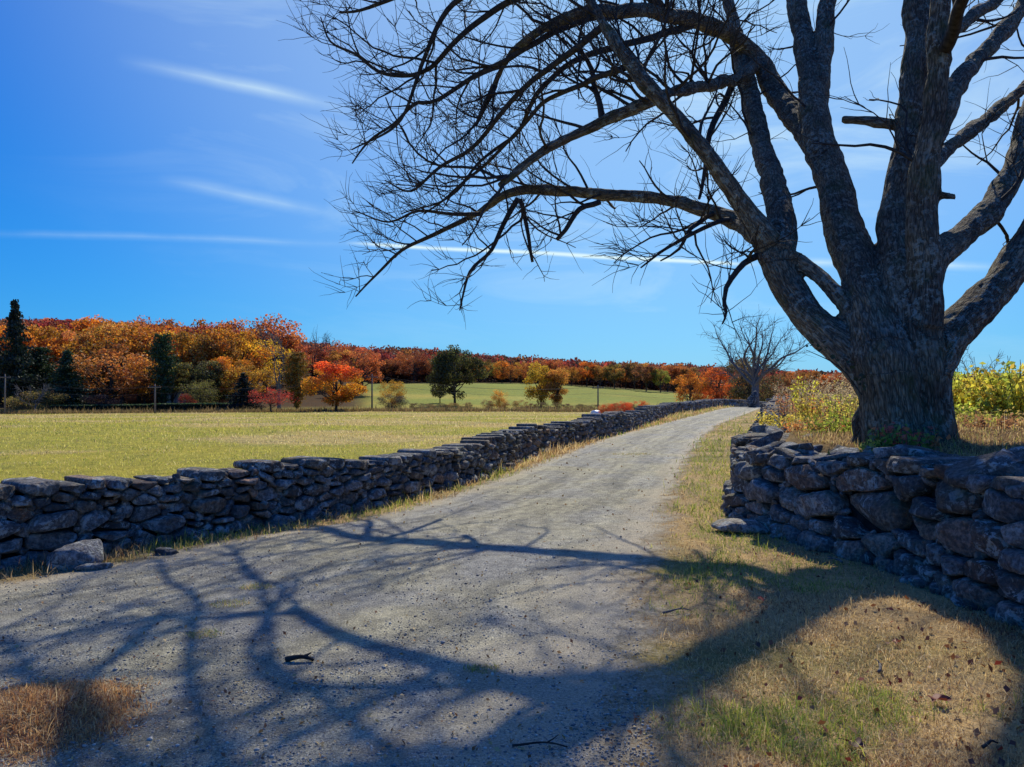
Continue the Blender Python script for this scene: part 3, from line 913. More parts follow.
    # extra named branches sweeping to the left, over the lane
    extra = [
        [(518, 199, 14.1, 6), (505, 225, 14.0, 5), (490, 250, 13.9, 4), (468, 271, 13.8, 3), (456, 313, 13.7, 1.5)],
        [(640, 13, 13.0, 8), (577, 22, 12.2, 7), (530, 45, 12, 6), (480, 75, 12.4, 5), (440, 100, 12.5, 4), (414, 104, 12.7, 3.6), (393, 125, 12.9, 3), (370, 142, 13, 2.4), (352, 165, 13, 1.4)],
        [(600, -18, 11.8, 9), (540, -8, 12.1, 7.5), (480, 20, 12.3, 6), (431, 67, 12.6, 4.6), (385, 73, 12.8, 3.8), (356, 54, 13.0, 3), (331, 42, 13.1, 2.2), (320, 17, 13.2, 1.2)],
        [(560, -40, 11.6, 9), (500, -20, 11.9, 7), (448, 12, 12.2, 5.4), (425, 60, 12.4, 4.2), (410, 105, 12.5, 3.2), (390, 128, 12.6, 2.6), (350, 150, 12.8, 1.4)],
        [(605, 25, 10.6, 8), (560, 60, 11.2, 6.5), (520, 90, 11.8, 5.5), (480, 140, 12.4, 4.4), (440, 165, 12.8, 3.4), (410, 190, 13.1, 2.4), (385, 180, 13.3, 1.3)],
        [(632, 65, 10.3, 7), (590, 85, 11.0, 5.5), (545, 105, 11.8, 4.4), (500, 150, 12.6, 3.6), (460, 185, 13.2, 2.8), (425, 215, 13.5, 1.6)],
        [(700, 23, 15.1, 8), (640, 40, 13.6, 7), (580, 60, 12.8, 6), (540, 90, 12.5, 5), (520, 130, 13.4, 4), (480, 160, 13.2, 3), (450, 195, 13.1, 2.2), (400, 215, 13, 1.2)],
        [(734, 80, 15.0, 7), (717, 116, 14.6, 6.5), (708, 148, 14.2, 5.5), (702, 180, 13.9, 4), (698, 200, 13.6, 3)],
        [(602, 122, 11.0, 7), (596, 95, 11.2, 6), (590, 70, 11.6, 5), (575, 45, 11.5, 3.5), (560, 30, 11.4, 2)],
        [(600, 202, 13.4, 6), (580, 210, 13.3, 5.5), (566, 232, 13.2, 4.5), (557, 242, 13.2, 4)],
        [(520, 200, 14, 5), (528, 230, 13.8, 4), (532, 260, 13.8, 3)],
        [(735, 220, 11.6, 6), (700, 228, 11.1, 4.5), (672, 245, 11.0, 3.5), (640, 268, 10.9, 1.6)],
        [(715, 213, 12.0, 6), (690, 230, 11.4, 4.5), (678, 250, 11.3, 3), (660, 262, 11.3, 1.5)],
        [(770, 250, 10.2, 8), (745, 262, 10.0, 6.5), (728, 285, 9.9, 5), (728, 310, 9.8, 3), (722, 322, 9.8, 1.6)],
        [(480, 214, 14.4, 5), (450, 215, 14.3, 3.6), (420, 212, 14.2, 2.8), (390, 222, 14.2, 2), (355, 210, 14.2, 1.2)],
        [(520, -60, 12.2, 9), (460, -40, 12.6, 7), (410, -10, 12.9, 5), (370, 5, 13.1, 3.4), (340, 10, 13.3, 2)],
        # crown above the picture (it throws the shadows on the lane)
        [(796, 0, 16.4, 14), (740, -80, 17.5, 9), (680, -160, 18, 6), (600, -220, 18, 3)],
        [(828, 0, 15.8, 12), (870, -90, 16, 8), (900, -190, 16.3, 5), (905, -280, 16.6, 3)],
        [(664, 14, 13.8, 10), (620, -40, 12.4, 9), (560, -90, 11.6, 8), (470, -130, 10.6, 5), (400, -140, 10.8, 3)],
        [(921, 0, 12.2, 20), (900, -80, 12, 14), (870, -180, 11.8, 9), (850, -290, 11.6, 4)],
        [(942, 53, 9.1, 14), (975, -30, 7.7, 11), (1010, -120, 7.3, 7), (1030, -210, 7.0, 3)],
    ]
    E = [wiggle(chain_px(l), .16, 1.1, 40 + k) for k, l in enumerate(extra)]
    tw += E
    prm = (3, .0072, 38, .32, .14)
    out = []
    for c in C[4:7] + C[8:]: ramify(c, 1, out, prm, .25)
    prm2 = (4, .0068, 36, .88, .30)
    for c in E[:16]: ramify(c, 1, out, prm2, .12)
    for c in (C[5], C[6], C[10], C[11]): ramify(c, 1, out, prm2, .45)
    for c in E[16:]: ramify(c, 1, out, prm, .2)
    ramify(C[0], 2, out, prm, .6); ramify(C[1], 2, out, prm, .5)
    acc = Acc()
    ends = []
    for c in tw:
        tube(acc, c[:, :3] - base, np.maximum(c[:, 3], .006), 7)
    for c in out:
        tube(acc, c[:, :3] - base, c[:, 3], 5 if c[0, 3] > .015 else 3, cap=False)
    print('TWIGS', len(out), acc.n)
    acc.build('crown', M['twig'], root)
    return root
big_tree()

# climbing vine hanging left of the trunk, with dark leaves
def leaf_cards(pos, size, col, up=None, asp=.7, jitter=.5, fold=True):
    """pos (N,3); one four-cornered leaf each"""
    N = len(pos)
    d = rng.normal(size=(N, 3)); d /= np.linalg.norm(d, axis=1, keepdims=True)
    if up is not None: d = d * jitter + np.asarray(up) * (1 - jitter); d /= np.linalg.norm(d, axis=1, keepdims=True)
    a = np.cross(d, rng.normal(size=(N, 3))); a /= np.linalg.norm(a, axis=1, keepdims=True); b = np.cross(d, a)
    s = np.asarray(size)[:, None] * .5 if np.ndim(size) else np.full((N, 1), size * .5)
    V = np.stack([pos - a * s, pos - b * s * asp + d * s * .2, pos + a * s, pos + b * s * asp + d * s * .2], 1).reshape(-1, 3)
    q = np.arange(N * 4).reshape(N, 4)
    C = np.repeat(np.asarray(col), 4, 0)
    return V, q, C

def vine():
    pts = chain_px([(862, 395, 8.25, 2.2), (845, 372, 8.3, 2), (832, 362, 8.35, 1.8), (820, 356, 8.4, 1.4), (806, 350, 8.45, 1)], .05)
    base = pts[0, :3].copy()
    root = empty('hanging_vine', base); tag(root, 'thin vine with dark heart leaves dangling off the left side of the trunk', 'vine')
    ac = Acc(); tube(ac, pts[:, :3] - base, pts[:, 3] * .6, 5); ac.build('stem', M['twig'], root)
    P = np.repeat(pts[:, :3], 4, 0); P = P[rng.random(len(P)) < .8] + rng.normal(0, .035, (1, 3))
    P = P + rng.normal(0, .035, P.shape)
    col = np.array([.035, .06, .02]) * rng.uniform(.6, 1.4, (len(P), 1))
    V, q, C = leaf_cards(P - base, rng.uniform(.035, .07, len(P)), col, asp=.85)
    a2 = Acc(); a2.add(V, [q], Col=C); a2.build('leaves', M['vcol'], root, False)
vine()

# ------------------------------------------------------------------ grown trees of the background
def crown_points(kind, H, R, n):
    """leaf positions and a light/dark factor for a crown of height H and half width R; origin at the foot"""
    pts, clump = [], []
    if kind in ('spruce', 'pine', 'column'):
        tiers = {'spruce': 18, 'pine': 24, 'column': 18}[kind]
        z0 = {'spruce': .04, 'pine': .12, 'column': .06}[kind]
        for t in range(tiers):
            f = t / (tiers - 1); z = H * (z0 + (1 - z0) * f)
            rad = R * {'spruce': (1 - f) ** .9 * 1.0 + .03, 'pine': (1 - f ** 1.3) * rng.uniform(.5, 1.15) + .05, 'column': math.sin(PI * (.12 + .85 * (1 - f))) ** .8 * .9 + .05}[kind]
            m = max(5, int(9 * (rad / R) + 3))
            for b in range(m):
                a = rng.uniform(0, 2 * PI); k = max(6, int(n / tiers / m * (.4 + 1.2 * rad / R)))
                f2 = rng.random(k) ** .7; rr = rad * rng.uniform(.7, 1.1) * f2
                x = np.cos(a) * rr; y = np.sin(a) * rr
                zz = z - rr * {'spruce': .35, 'pine': -.05, 'column': -.4}[kind] + rng.normal(0, H * .012, k)
                w = .10 * rad + .04 * R
                pts.append(np.column_stack([x + rng.normal(0, w, k), y + rng.normal(0, w, k), zz])); clump.append(np.full(k, rng.uniform(.6, 1.3)))
        return np.concatenate(pts), np.concatenate(clump), None
    zc, rz, z0 = {'round': (.56, .44, .12), 'tall': (.66, .36, .25), 'shrub': (.5, .5, .02), 'full': (.52, .48, .03), 'spread': (.6, .38, .2), 'sparse': (.62, .38, .25)}[kind]
    K = {'round': 46, 'tall': 40, 'shrub': 26, 'full': 46, 'spread': 40, 'sparse': 36}[kind]
    cs = []
    for i in range(K):
        d = rng.normal(size=3); d /= np.linalg.norm(d)
        q = rng.uniform(.35, 1.0) ** .5
        lob = .78 + .35 * rng.random()
        c = np.array([d[0] * R * q * lob, d[1] * R * q * lob, H * zc + d[2] * H * rz * q * (.88 if d[2] > 0 else .95)])
        if kind == 'spread': c[2] = H * zc + d[2] * H * rz * q * .8
        cs.append(c)
        s = R * (rng.uniform(.26, .40) if kind in ('shrub', 'full') else rng.uniform(.17, .30))
        k = max(8, int(n / K * rng.uniform(.5, 1.5)))
        g = rng.normal(size=(k, 3)); g /= np.linalg.norm(g, axis=1, keepdims=True); g *= (rng.random((k, 1)) ** .45)
        pts.append(c + g * np.array([s * 1.15, s * 1.15, s * .8])); clump.append(np.full(k, rng.uniform(.55, 1.35)))
    P = np.concatenate(pts); P[:, 2] = np.maximum(P[:, 2], H * .02)
    return P, np.concatenate(clump), cs

PROTO = {}
def proto(kind, var, n=3000, leaf=.34, tint=None):
    key = (kind, var)
    if key in PROTO: return PROTO[key]
    H, R = 10.0, {'round': 5.0, 'tall': 4.1, 'shrub': 5.5, 'full': 3.6, 'spread': 6.5, 'sparse': 4, 'spruce': 3.3, 'pine': 3.2, 'column': 2.4}[kind]
    P, cl, cs = crown_points(kind, H, R, n)
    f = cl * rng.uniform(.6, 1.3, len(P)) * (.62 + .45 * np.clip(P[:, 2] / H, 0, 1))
    warm = rng.normal(0, .12, len(P)) + .25 * (fbm(P * .35 + var * 9, 6, 2) - .5)
    col = np.column_stack([f * (1 + .3 * warm), f * (1 - .9 * warm), f * (1 - .4 * warm)])
    if tint is not None: col = tint(P, col)
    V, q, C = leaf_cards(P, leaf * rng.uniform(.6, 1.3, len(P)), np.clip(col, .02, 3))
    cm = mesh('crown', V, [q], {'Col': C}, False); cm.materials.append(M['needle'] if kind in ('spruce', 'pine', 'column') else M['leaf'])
    ac = Acc()
    top = H * (.95 if kind in ('spruce', 'pine', 'column') else .8)
    tr = np.array([(0, 0, -.4, .34), (.05, .02, 1.0, .26), (.12, .05, H * .35, .2), (.05, .1, H * .6, .12), (0, 0, top, .03)])
    if kind == 'shrub': tr[:, 3] *= .35
    tube(ac, tr[:, :3], tr[:, 3] * .85, 7)
    if cs is not None:
        for c in cs[::2]:
            b = np.array([.08, .05, H * rng.uniform(.12, .5)]); b[2] = min(b[2], c[2] * .8)
            mid = (b + c) / 2 + np.array([0, 0, -.3])
            w = resample(np.vstack([b, mid, c]), 1.2)
            tube(ac, w, np.linspace(.12, .03, len(w)) * (.5 if kind == 'shrub' else 1), 4, cap=False)
    V = np.concatenate(ac.V)
    tm = mesh('trunk', V, [np.concatenate(v) for v in ac.P.values()]); tm.materials.append(M['wood'])
    PROTO[key] = (tm, cm, H, R)
    return PROTO[key]

OR = (.74, .29, .026); OR2 = (.60, .20, .022); YE = (.82, .42, .035); RD = (.62, .06, .025); MA = (.34, .060, .040); BR = (.46, .17, .040); GD = (.04, .065, .018); OL = (.26, .20, .035)
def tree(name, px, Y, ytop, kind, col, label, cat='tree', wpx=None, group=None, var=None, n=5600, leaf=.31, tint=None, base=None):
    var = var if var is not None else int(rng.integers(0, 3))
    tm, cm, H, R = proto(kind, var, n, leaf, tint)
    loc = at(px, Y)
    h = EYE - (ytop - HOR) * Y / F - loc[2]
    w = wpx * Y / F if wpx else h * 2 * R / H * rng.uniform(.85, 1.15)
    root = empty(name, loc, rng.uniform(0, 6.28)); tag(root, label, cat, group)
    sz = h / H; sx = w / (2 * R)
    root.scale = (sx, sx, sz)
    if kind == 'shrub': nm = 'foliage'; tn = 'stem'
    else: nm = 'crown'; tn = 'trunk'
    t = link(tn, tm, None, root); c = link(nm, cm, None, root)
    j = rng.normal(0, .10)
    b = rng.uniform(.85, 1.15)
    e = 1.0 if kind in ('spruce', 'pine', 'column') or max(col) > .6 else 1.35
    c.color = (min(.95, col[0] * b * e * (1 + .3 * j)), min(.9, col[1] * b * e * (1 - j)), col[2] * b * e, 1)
    return root

def two_tone(P, col):
    w = sstep(1.0, 4.5, P[:, 2] - 4.6 + .3 * P[:, 0])[:, None]
    return col * (np.array([1.05, 1.05, 1.1]) * (1 - w) + np.array([.9, .38, 1.0]) * w)

# individually recognisable trees, left to right
tree('pine_tree', 15, 134, 303, 'pine', (.034, .050, .028), 'tall dark pine rising above all others at the left edge', wpx=50, var=0, n=9000)
tree('pine_tree', 67, 128, 352, 'pine', (.055, .085, .05), 'blue green pine with layered boughs above the olive shrub', wpx=52, var=1, n=9000)
tree('cedar_tree', 40, 140, 350, 'column', (.045, .10, .028), 'bright green broad evergreen between the two pines', wpx=36, var=0)
tree('oak_tree', 112, 134, 340, 'round', (.42, .15, .035), 'broad round russet tree with domed crown left of the green column evergreen', wpx=92, var=0, n=5200)
tree('cedar_tree', 163, 133, 338, 'column', (.05, .085, .03), 'narrow dark green evergreen column between the orange woods', wpx=30, var=1)
tree('spruce_tree', 243, 118, 374, 'spruce', (.022, .038, .030), 'small dark blue spruce of conical shape left of the red maple', wpx=44, var=0, n=7000)
tree('maple_tree', 271, 110, 386, 'spread', (.50, .06, .035), 'low wide crimson maple standing at the far field edge', wpx=48, var=0, n=2600)
tree('birch_tree', 297, 126, 355, 'column', (.36, .23, .03), 'narrow yellow tree with dark green side left of the round orange maple', wpx=30, var=2)
tree('maple_tree', 336, 113, 361, 'round', (.88, .40, .03), 'round orange and yellow maple with reddish top at the field edge', wpx=62, var=9, n=10000, leaf=.36, tint=two_tone)
tree('oak_tree', 455, 142, 344, 'round', (.075, .088, .022), 'solitary dark green oak on the second field', wpx=54, var=12, n=12000, leaf=.34)
tree('oak_tree', 440, 150, 366, 'round', (.05, .06, .016), 'smaller dark tree close on the left of the solitary green oak', wpx=22, var=1)
tree('birch_tree', 541, 138, 358, 'full', (.80, .42, .04), 'tall golden tree in the hedgerow in front of the second field', wpx=32, var=0, n=8000)
tree('birch_tree', 557, 136, 366, 'full', (.66, .28, .05), 'russet gold tree touching the tall golden hedgerow tree', wpx=28, var=1, n=8000)
tree('maple_tree', 690, 104, 367, 'round', (.56, .20, .025), 'orange maple behind the far end of the left wall, its right neighbour redder', wpx=36, var=0)
tree('maple_tree', 716, 106, 364, 'round', (.52, .13, .025), 'red orange maple in the middle of three behind the far wall', wpx=40, var=1)
tree('maple_tree', 738, 112, 374, 'round', (.50, .17, .03), 'lower orange maple next to the round dark tree behind the lane end', wpx=34, var=2)
tree('oak_tree', 750, 100, 352, 'round', (.13, .085, .035), 'round dark olive brown tree right behind the distant bare tree', wpx=70, var=1)
tree('maple_tree', 797, 60, 382, 'shrub', (.55, .26, .05), 'small pale orange bush left of the trunk beyond the right wall', 'shrub', wpx=16, var=1)

# woods: rows of trees that nothing tells apart, by colour
rowsW = []
def woods(px0, px1, step, Y0, Y1, y0, y1, kinds, cols, label, group, n=None):
    p = px0
    while p < px1:
        Y = rng.uniform(Y0, Y1); k = kinds[int(rng.integers(0, len(kinds)))]; c = cols[int(rng.integers(0, len(cols)))]
        tree('autumn_tree', p + rng.normal(0, step * .2), Y, rng.uniform(y0, y1), k, c, label, 'tree', None, group)
        p += step * rng.uniform(.75, 1.25)
woods(-60, 260, 15, 150, 166, 321, 332, ['tall', 'round', 'tall'], [OR, OR2, (.74, .36, .03), (.62, .30, .035), BR, OR2], 'autumn leaved tree in the tall wood behind the pines and spruce', 'orange trees of the wood on the left')
woods(-40, 265, 19, 172, 190, 314, 322, ['tall', 'round'], [BR, (.30, .07, .035), MA, BR, OR2], 'russet and maroon tree in the back row of the left wood', 'back row trees of the wood on the left')
woods(150, 262, 17, 138, 146, 352, 366, ['tall', 'round'], [OR, BR, OL, OR2, (.66, .38, .04), (.12, .13, .035)], 'shorter russet tree in the front of the wood by the grey house', 'front trees of the left wood')
woods(268, 372, 15, 170, 200, 338, 350, ['tall', 'round'], [BR, OR2, BR, (.42, .12, .05)], 'russet tree of the wood behind the round orange maple', 'trees behind the round maple')
woods(372, 470, 8.5, 238, 262, 351, 360, ['tall', 'round'], [(.24, .06, .035), (.10, .075, .03), BR, (.30, .10, .03), OL], 'dark russet tree along the upper edge of the second field, left of the oak', 'trees at the upper edge of the second field')
woods(470, 580, 8, 236, 262, 358, 366, ['tall', 'round'], [YE, (.48, .22, .03), OL, BR], 'golden tree along the upper edge of the second field, right of the oak', 'golden trees above the second field')
woods(580, 690, 6.5, 222, 262, 361, 368, ['tall'], [BR, (.40, .20, .035), OL, OR2, (.24, .13, .04)], 'slender brown gold tree in the close stand beyond the second field', 'close stand of slender trees')
woods(770, 900, 13, 150, 190, 368, 376, ['round', 'tall'], [(.36, .12, .045), (.30, .10, .04), OR2, BR], 'rust coloured tree beyond the weeds left of the big trunk', 'rusty trees left of the trunk')
woods(950, 1100, 15, 150, 190, 373, 380, ['round', 'tall'], [(.36, .15, .045), OR2, BR], 'rust coloured tree behind the yellow bush right of the big trunk', 'rusty trees right of the trunk')

# shrubs
tree('olive_shrub', 32, 121, 388, 'shrub', (.30, .24, .055), 'large olive yellow shrub with dark underside at the left field corner', 'shrub', 54, var=0)
tree('olive_shrub', 200, 128, 379, 'shrub', (.14, .115, .03), 'broad olive brown shrub behind the trimmed hedge', 'shrub', 44, var=1)
tree('red_shrub', 187, 124, 391, 'shrub', (.45, .07, .03), 'small red shrub in front of the grey house', 'shrub', 16, var=2)
tree('yellow_shrub', 126, 124, 402, 'shrub', (.6, .40, .03), 'small bright yellow shrub below the round russet tree', 'shrub', 10, var=2)
tree('dark_shrub', 105, 127, 392, 'shrub', (.05, .045, .03), 'dark brown shrub in the shade of the round russet tree', 'shrub', 36, var=0)
tree('yellow_shrub', 392, 126, 377, 'shrub', (.55, .30, .035), 'yellow orange shrub on the slope right of the utility pole', 'shrub', 26, var=0)
tree('dark_shrub', 391, 122, 394, 'shrub', (.07, .065, .05), 'grey brown shrub under the yellow orange shrub', 'shrub', 28, var=1)
tree('orange_shrub', 499, 124, 389, 'shrub', (.52, .25, .04), 'rounded orange shrub on the hedgerow right of the green oak', 'shrub', 20, var=1)
tree('dark_shrub', 580, 122, 403, 'shrub', (.03, .035, .02), 'small round dark shrub left of the white bale', 'shrub', 10, var=2)
lb = ['low brown scrub bush along the ditch between the two fields', 'bushes along the ditch between the fields']
for p in np.arange(415, 660, 13):
    tree('scrub_bush', p + rng.normal(0, 3), rng.uniform(118, 126), rng.uniform(399, 404), 'shrub', [(.2, .13, .05), (.14, .10, .045), (.28, .18, .05)][int(rng.integers(0, 3))], lb[0], 'shrub', rng.uniform(10, 17), lb[1])
for p, Y in ((606, 41), (615, 41.5), (624, 42), (634, 43), (643, 44)):
    tree('sumac_bush', p, Y, 404 - (p - 606) * .14 + rng.uniform(-1, 1), 'shrub', (.70, .13, .03), 'low red orange sumac bush behind the top of the left wall', 'shrub', rng.uniform(13, 18), 'sumac bushes behind the left wall', var=1)

# trimmed hedges
def hedge(label, px0, px1, Y, y0, n=9000, col=(.028, .045, .018)):
    a = np.array(at(px0, Y)); b = np.array(at(px1, Y)); hgt = EYE - (y0 - HOR) * Y / F - (a[2] + b[2]) / 2
    root = empty('hedge', (a + b) / 2); tag(root, label, 'hedge')
    t = rng.random(n); P = a + (b - a) * t[:, None] - (a + b) / 2
    P[:, 1] += rng.uniform(-.7, .7, n); zz = rng.random(n) ** .6; P[:, 2] += zz * hgt
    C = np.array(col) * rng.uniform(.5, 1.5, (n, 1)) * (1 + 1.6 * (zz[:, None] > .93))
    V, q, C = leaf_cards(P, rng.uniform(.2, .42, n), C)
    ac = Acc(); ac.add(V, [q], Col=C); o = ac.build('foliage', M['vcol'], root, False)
    st = Acc()
    for s in np.linspace(.02, .98, 24):
        p = (b - a) * (s - .5); tube(st, np.array([[p[0], 0, p[2] - .2], [p[0] + .1, .05, p[2] + hgt * .7]]), np.array([.06, .03]), 5)
    st.build('stem', M['wood'], root)
hedge('long dark clipped hedge between the green column evergreen and the spruce', 152, 236, 119, 403.5)
hedge('rough dark hedge under the round russet tree', 52, 150, 120, 405)

# the wooded hill behind: one mass of crowns
def hill_woods():
    Ps, Cs, Ss = [], [], []
    pal = np.array([MA, (.24, .06, .03), (.17, .05, .03), (.26, .085, .03), (.13, .055, .03), (.30, .12, .035), (.09, .06, .03)])
    count = 0
    for i in range(2600):
        th = rng.uniform(-260, 1300); Y = math.sqrt(rng.uniform(195 ** 2, 440 ** 2))
        if 330 < th < 760 and Y < 258: continue
        x = (th - 512) * Y / F; z = hz(x, Y)
        H = rng.uniform(8.5, 12.5); R = rng.uniform(3.6, 5.6)
        H = min(H, EYE + (385 - float(np.interp(th, SKY_PX, SKY_Y))) * Y / F - z + rng.uniform(-1.5, .8))
        if H < 3: continue
        k = int(rng.uniform(90, 130))
        g = rng.normal(size=(k, 3)); g /= np.linalg.norm(g, axis=1, keepdims=True); g *= rng.random((k, 1)) ** .3
        g[:, 2] = np.where(rng.random(k) < .68, np.abs(g[:, 2]), -np.abs(g[:, 2]) * 1.2)
        lump = .8 + .5 * (fbm(g * 2.2 + i, 3, 2) - .5)
        P = np.array([x, Y, z + H * .52]) + g * np.array([R, R, H * .45]) * lump[:, None]
        pr = [.2, .2, .14, .16, .12, .1, .08] if th > 300 else [.12, .14, .1, .24, .06, .3, .04]
        c = pal[rng.choice(7, p=pr)] * rng.uniform(.8, 1.35)
        Ps.append(P); Cs.append(c * rng.uniform(.6, 1.4, (k, 1))); Ss.append(np.full(k, 1.0) * rng.uniform(.8, 1.5, k)); count += 1
    for i in range(420):
        th = rng.uniform(355, 720); Y = rng.uniform(255, 275)
        x = (th - 512) * Y / F; k = 70
        g = rng.normal(size=(k, 3)); g /= np.linalg.norm(g, axis=1, keepdims=True)
        P = np.array([x, Y, hz(x, Y) + 2.2]) + g * np.array([3.2, 2.5, rng.uniform(2, 3.4)]) * rng.random((k, 1)) ** .4
        c = np.array([(.16, .07, .045), (.11, .07, .04), (.24, .10, .04), (.09, .06, .05)][int(rng.integers(0, 4))])
        Ps.append(P); Cs.append(c * rng.uniform(.6, 1.4, (k, 1))); Ss.append(rng.uniform(.6, 1.2, k))
    V, q, C = leaf_cards(np.concatenate(Ps), np.concatenate(Ss), np.concatenate(Cs))
    ac = Acc(); ac.add(V, [q], Col=C)
    o = ac.build('hillside_woods', M['vcol'], None, False)
    tag(o, 'maroon and russet woods covering the long hill behind the fields', 'woods', kind='stuff')
hill_woods()

# bare trees in the distance
def bare(px, Y, ytop, label, r0=.3, spread=.5, seed=1, n=7, crown=1.0):
    loc = np.array(at(px, Y)); h = EYE - (ytop - HOR) * Y / F - loc[2]
    root = empty('bare_tree', loc); tag(root, label, 'tree')
    ac = Acc(); tw = Acc()
    tr = np.array([(0, 0, -.3, r0 * 1.25), (.03, 0, h * .12, r0), (.05, .05, h * .28, r0 * .85), (.0, 0, h * .42, r0 * .55)]); tr = resample(tr, .4)
    tube(ac, tr[:, :3], tr[:, 3], 9)
    out = []
    for k in range(n):
        a = 2 * PI * k / n + rng.normal(0, .3)
        d = np.array([math.cos(a) * spread, math.sin(a) * spread, 1.0]) + rng.normal(0, .12, 3); d /= np.linalg.norm(d)
        z0 = h * rng.uniform(.14, .40)
        b = branch_out((0, 0, z0), d, (h - z0) * rng.uniform(.85, 1.15), r0 * rng.uniform(.35, .5), .09, (0, 0, 1), .06, .12)
        out.append(b); tube(ac, b[:, :3], b[:, 3], 6)
        sub = []
        ramify(b, 1, sub, (3, .020 * Y / 70, h * 3.4 * crown, .8, .10), .16)
        for c in sub: tube(tw, c[:, :3], c[:, 3], 4 if c[0, 3] > .03 else 3, cap=False)
    print('BARE', tw.n)
    ac.build('trunk', M['farwood'], root); tw.build('crown', M['farwood'], root)
    return root
bare(755, 66, 316, 'distant bare grey tree of many stems at the end of the lane', .33, .85, n=12, crown=1.2)
bare(279, 132, 331, 'bare forked tree rising over the wood left of the round maple', .30, .25, n=4)
bare(318, 190, 336, 'thin leafless tree on the skyline above the round maple', .25, .4, n=5)
bare(957, 70, 352, 'small bare tree just right of the trunk', .10, .3, n=4)
bare(979, 72, 350, 'small bare tree above the yellow bush, second from the trunk', .11, .35, n=5)
bare(35, 118, 382, 'greyish leafless weeping shrub tree behind the olive shrub', .12, .9, n=7)

# utility poles and wires
poles = []
for (px, Y, yt, lab) in ((5, 112, 374, 'weathered utility pole at the left edge by the olive shrub'), (155, 110, 384, 'weathered utility pole in front of the clipped hedge'),
                         (372, 114, 374, 'weathered utility pole right of the round orange maple'), (598, 118, 385, 'weathered utility pole standing in the second field by the white bale')):
    l = np.array(at(px, Y)); h = EYE - (yt - HOR) * Y / F - l[2]
    root = empty('utility_pole', l); tag(root, lab, 'utility pole')
    ac = Acc(); tube(ac, np.array([[0, 0, -.4], [0, 0, h * .5], [0, 0, h]]), np.array([.13, .115, .09]), 10); ac.build('pole', M['pole'], root)
    a2 = Acc(); a2.add(np.array([[x, y, z] for x in (-.9, .9) for y in (-.24, -.13) for z in (h - .55, h - .4)]), [np.array([[0, 1, 3, 2], [4, 6, 7, 5], [0, 4, 5, 1], [2, 3, 7, 6], [0, 2, 6, 4], [1, 5, 7, 3]])]); a2.build('crossarm', M['pole'], root, False)
    for s in (-.75, .75):
        a3 = Acc(); tube(a3, np.array([[s, -.19, h - .402], [s, -.19, h - .33], [s, -.19, h - .24]]), np.array([.03, .06, .04]), 8); a3.build('insulator', M['glass'], root)
    poles.append((l, h))
for s, dz, lab in ((-.75, -.25, 'nearer upper overhead wire strung between the utility poles'), (.75, -.25, 'farther upper overhead wire strung between the utility poles'), (0, -1.2, 'lower overhead cable strung between the utility poles')):
    ac = Acc(); pts = []
    tops = [np.array([l[0] + s, l[1] - .19, l[2] + h + dz]) for l, h in poles]
    tops.append(tops[-1] + np.array([45, 2, -.2]))
    for a, b in zip(tops[:-1], tops[1:]):
        for t in np.linspace(0, 1, 16, endpoint=False): pts.append(a + (b - a) * t - np.array([0, 0, 1.1 * 4 * t * (1 - t)]))
    pts = np.array(pts); org = pts[0].copy()
    tube(ac, pts - org, np.full(len(pts), .013), 5)
    o = ac.build('overhead_wire', M['wire']); o.location = org; tag(o, lab, 'wire')

# grey house in the wood
def house():
    l = np.array(at(178, 143)); root = empty('small_house', l, .35); tag(root, 'small grey gabled house half hidden in the wood behind the red shrub', 'house')
    w, d, h, rh = 1.7, 3.0, 3.0, 2.2
    V = [(-w, -d, -1), (w, -d, -1), (w, d, -1), (-w, d, -1), (-w, -d, h), (w, -d, h), (w, d, h), (-w, d, h), (0, -d, h + rh), (0, d, h + rh)]
    a = Acc(); a.add(V, [np.array([[0, 1, 5, 4], [2, 3, 7, 6], [1, 2, 6, 5], [3, 0, 4, 7]]), np.array([[4, 5, 8], [6, 7, 9]])]); a.build('wall', M['clad'], root, False)
    r = Acc(); e = .4; k = rh / w
    for s in (-1, 1):
        p = [(s * (w + e), -d - e, h - e * k), (0, -d - e, h + rh + .05), (0, d + e, h + rh + .05), (s * (w + e), d + e, h - e * k)]
        q = p + [(x, y, z + .18) for x, y, z in p]
        r.add(q, [np.array([[0, 1, 2, 3], [4, 5, 6, 7], [0, 1, 5, 4], [1, 2, 6, 5], [2, 3, 7, 6], [3, 0, 4, 7]])])
    r.build('roof', M['shingle'], root, False)
    for x, z in ((-.8, 1.0), (.8, 1.0)):
        f = Acc(); f.add(box((x, -d - .05, z + .6), (.8, .1, 1.2)), [BOXF]); fo = f.build('window', M['wrap'], root, False)
        g = Acc(); g.add(box((x, -d - .11, z + .6), (.6, .03, 1.0)), [BOXF]); g.build('pane', M['glass'], fo, False)
BOXF = np.array([[0, 1, 3, 2], [4, 6, 7, 5], [0, 4, 5, 1], [2, 3, 7, 6], [0, 2, 6, 4], [1, 5, 7, 3]])
def box(c, s): return np.array([[c[0] + a * s[0] / 2, c[1] + b * s[1] / 2, c[2] + d * s[2] / 2] for a in (-1, 1) for b in (-1, 1) for d in (-1, 1)])
house()

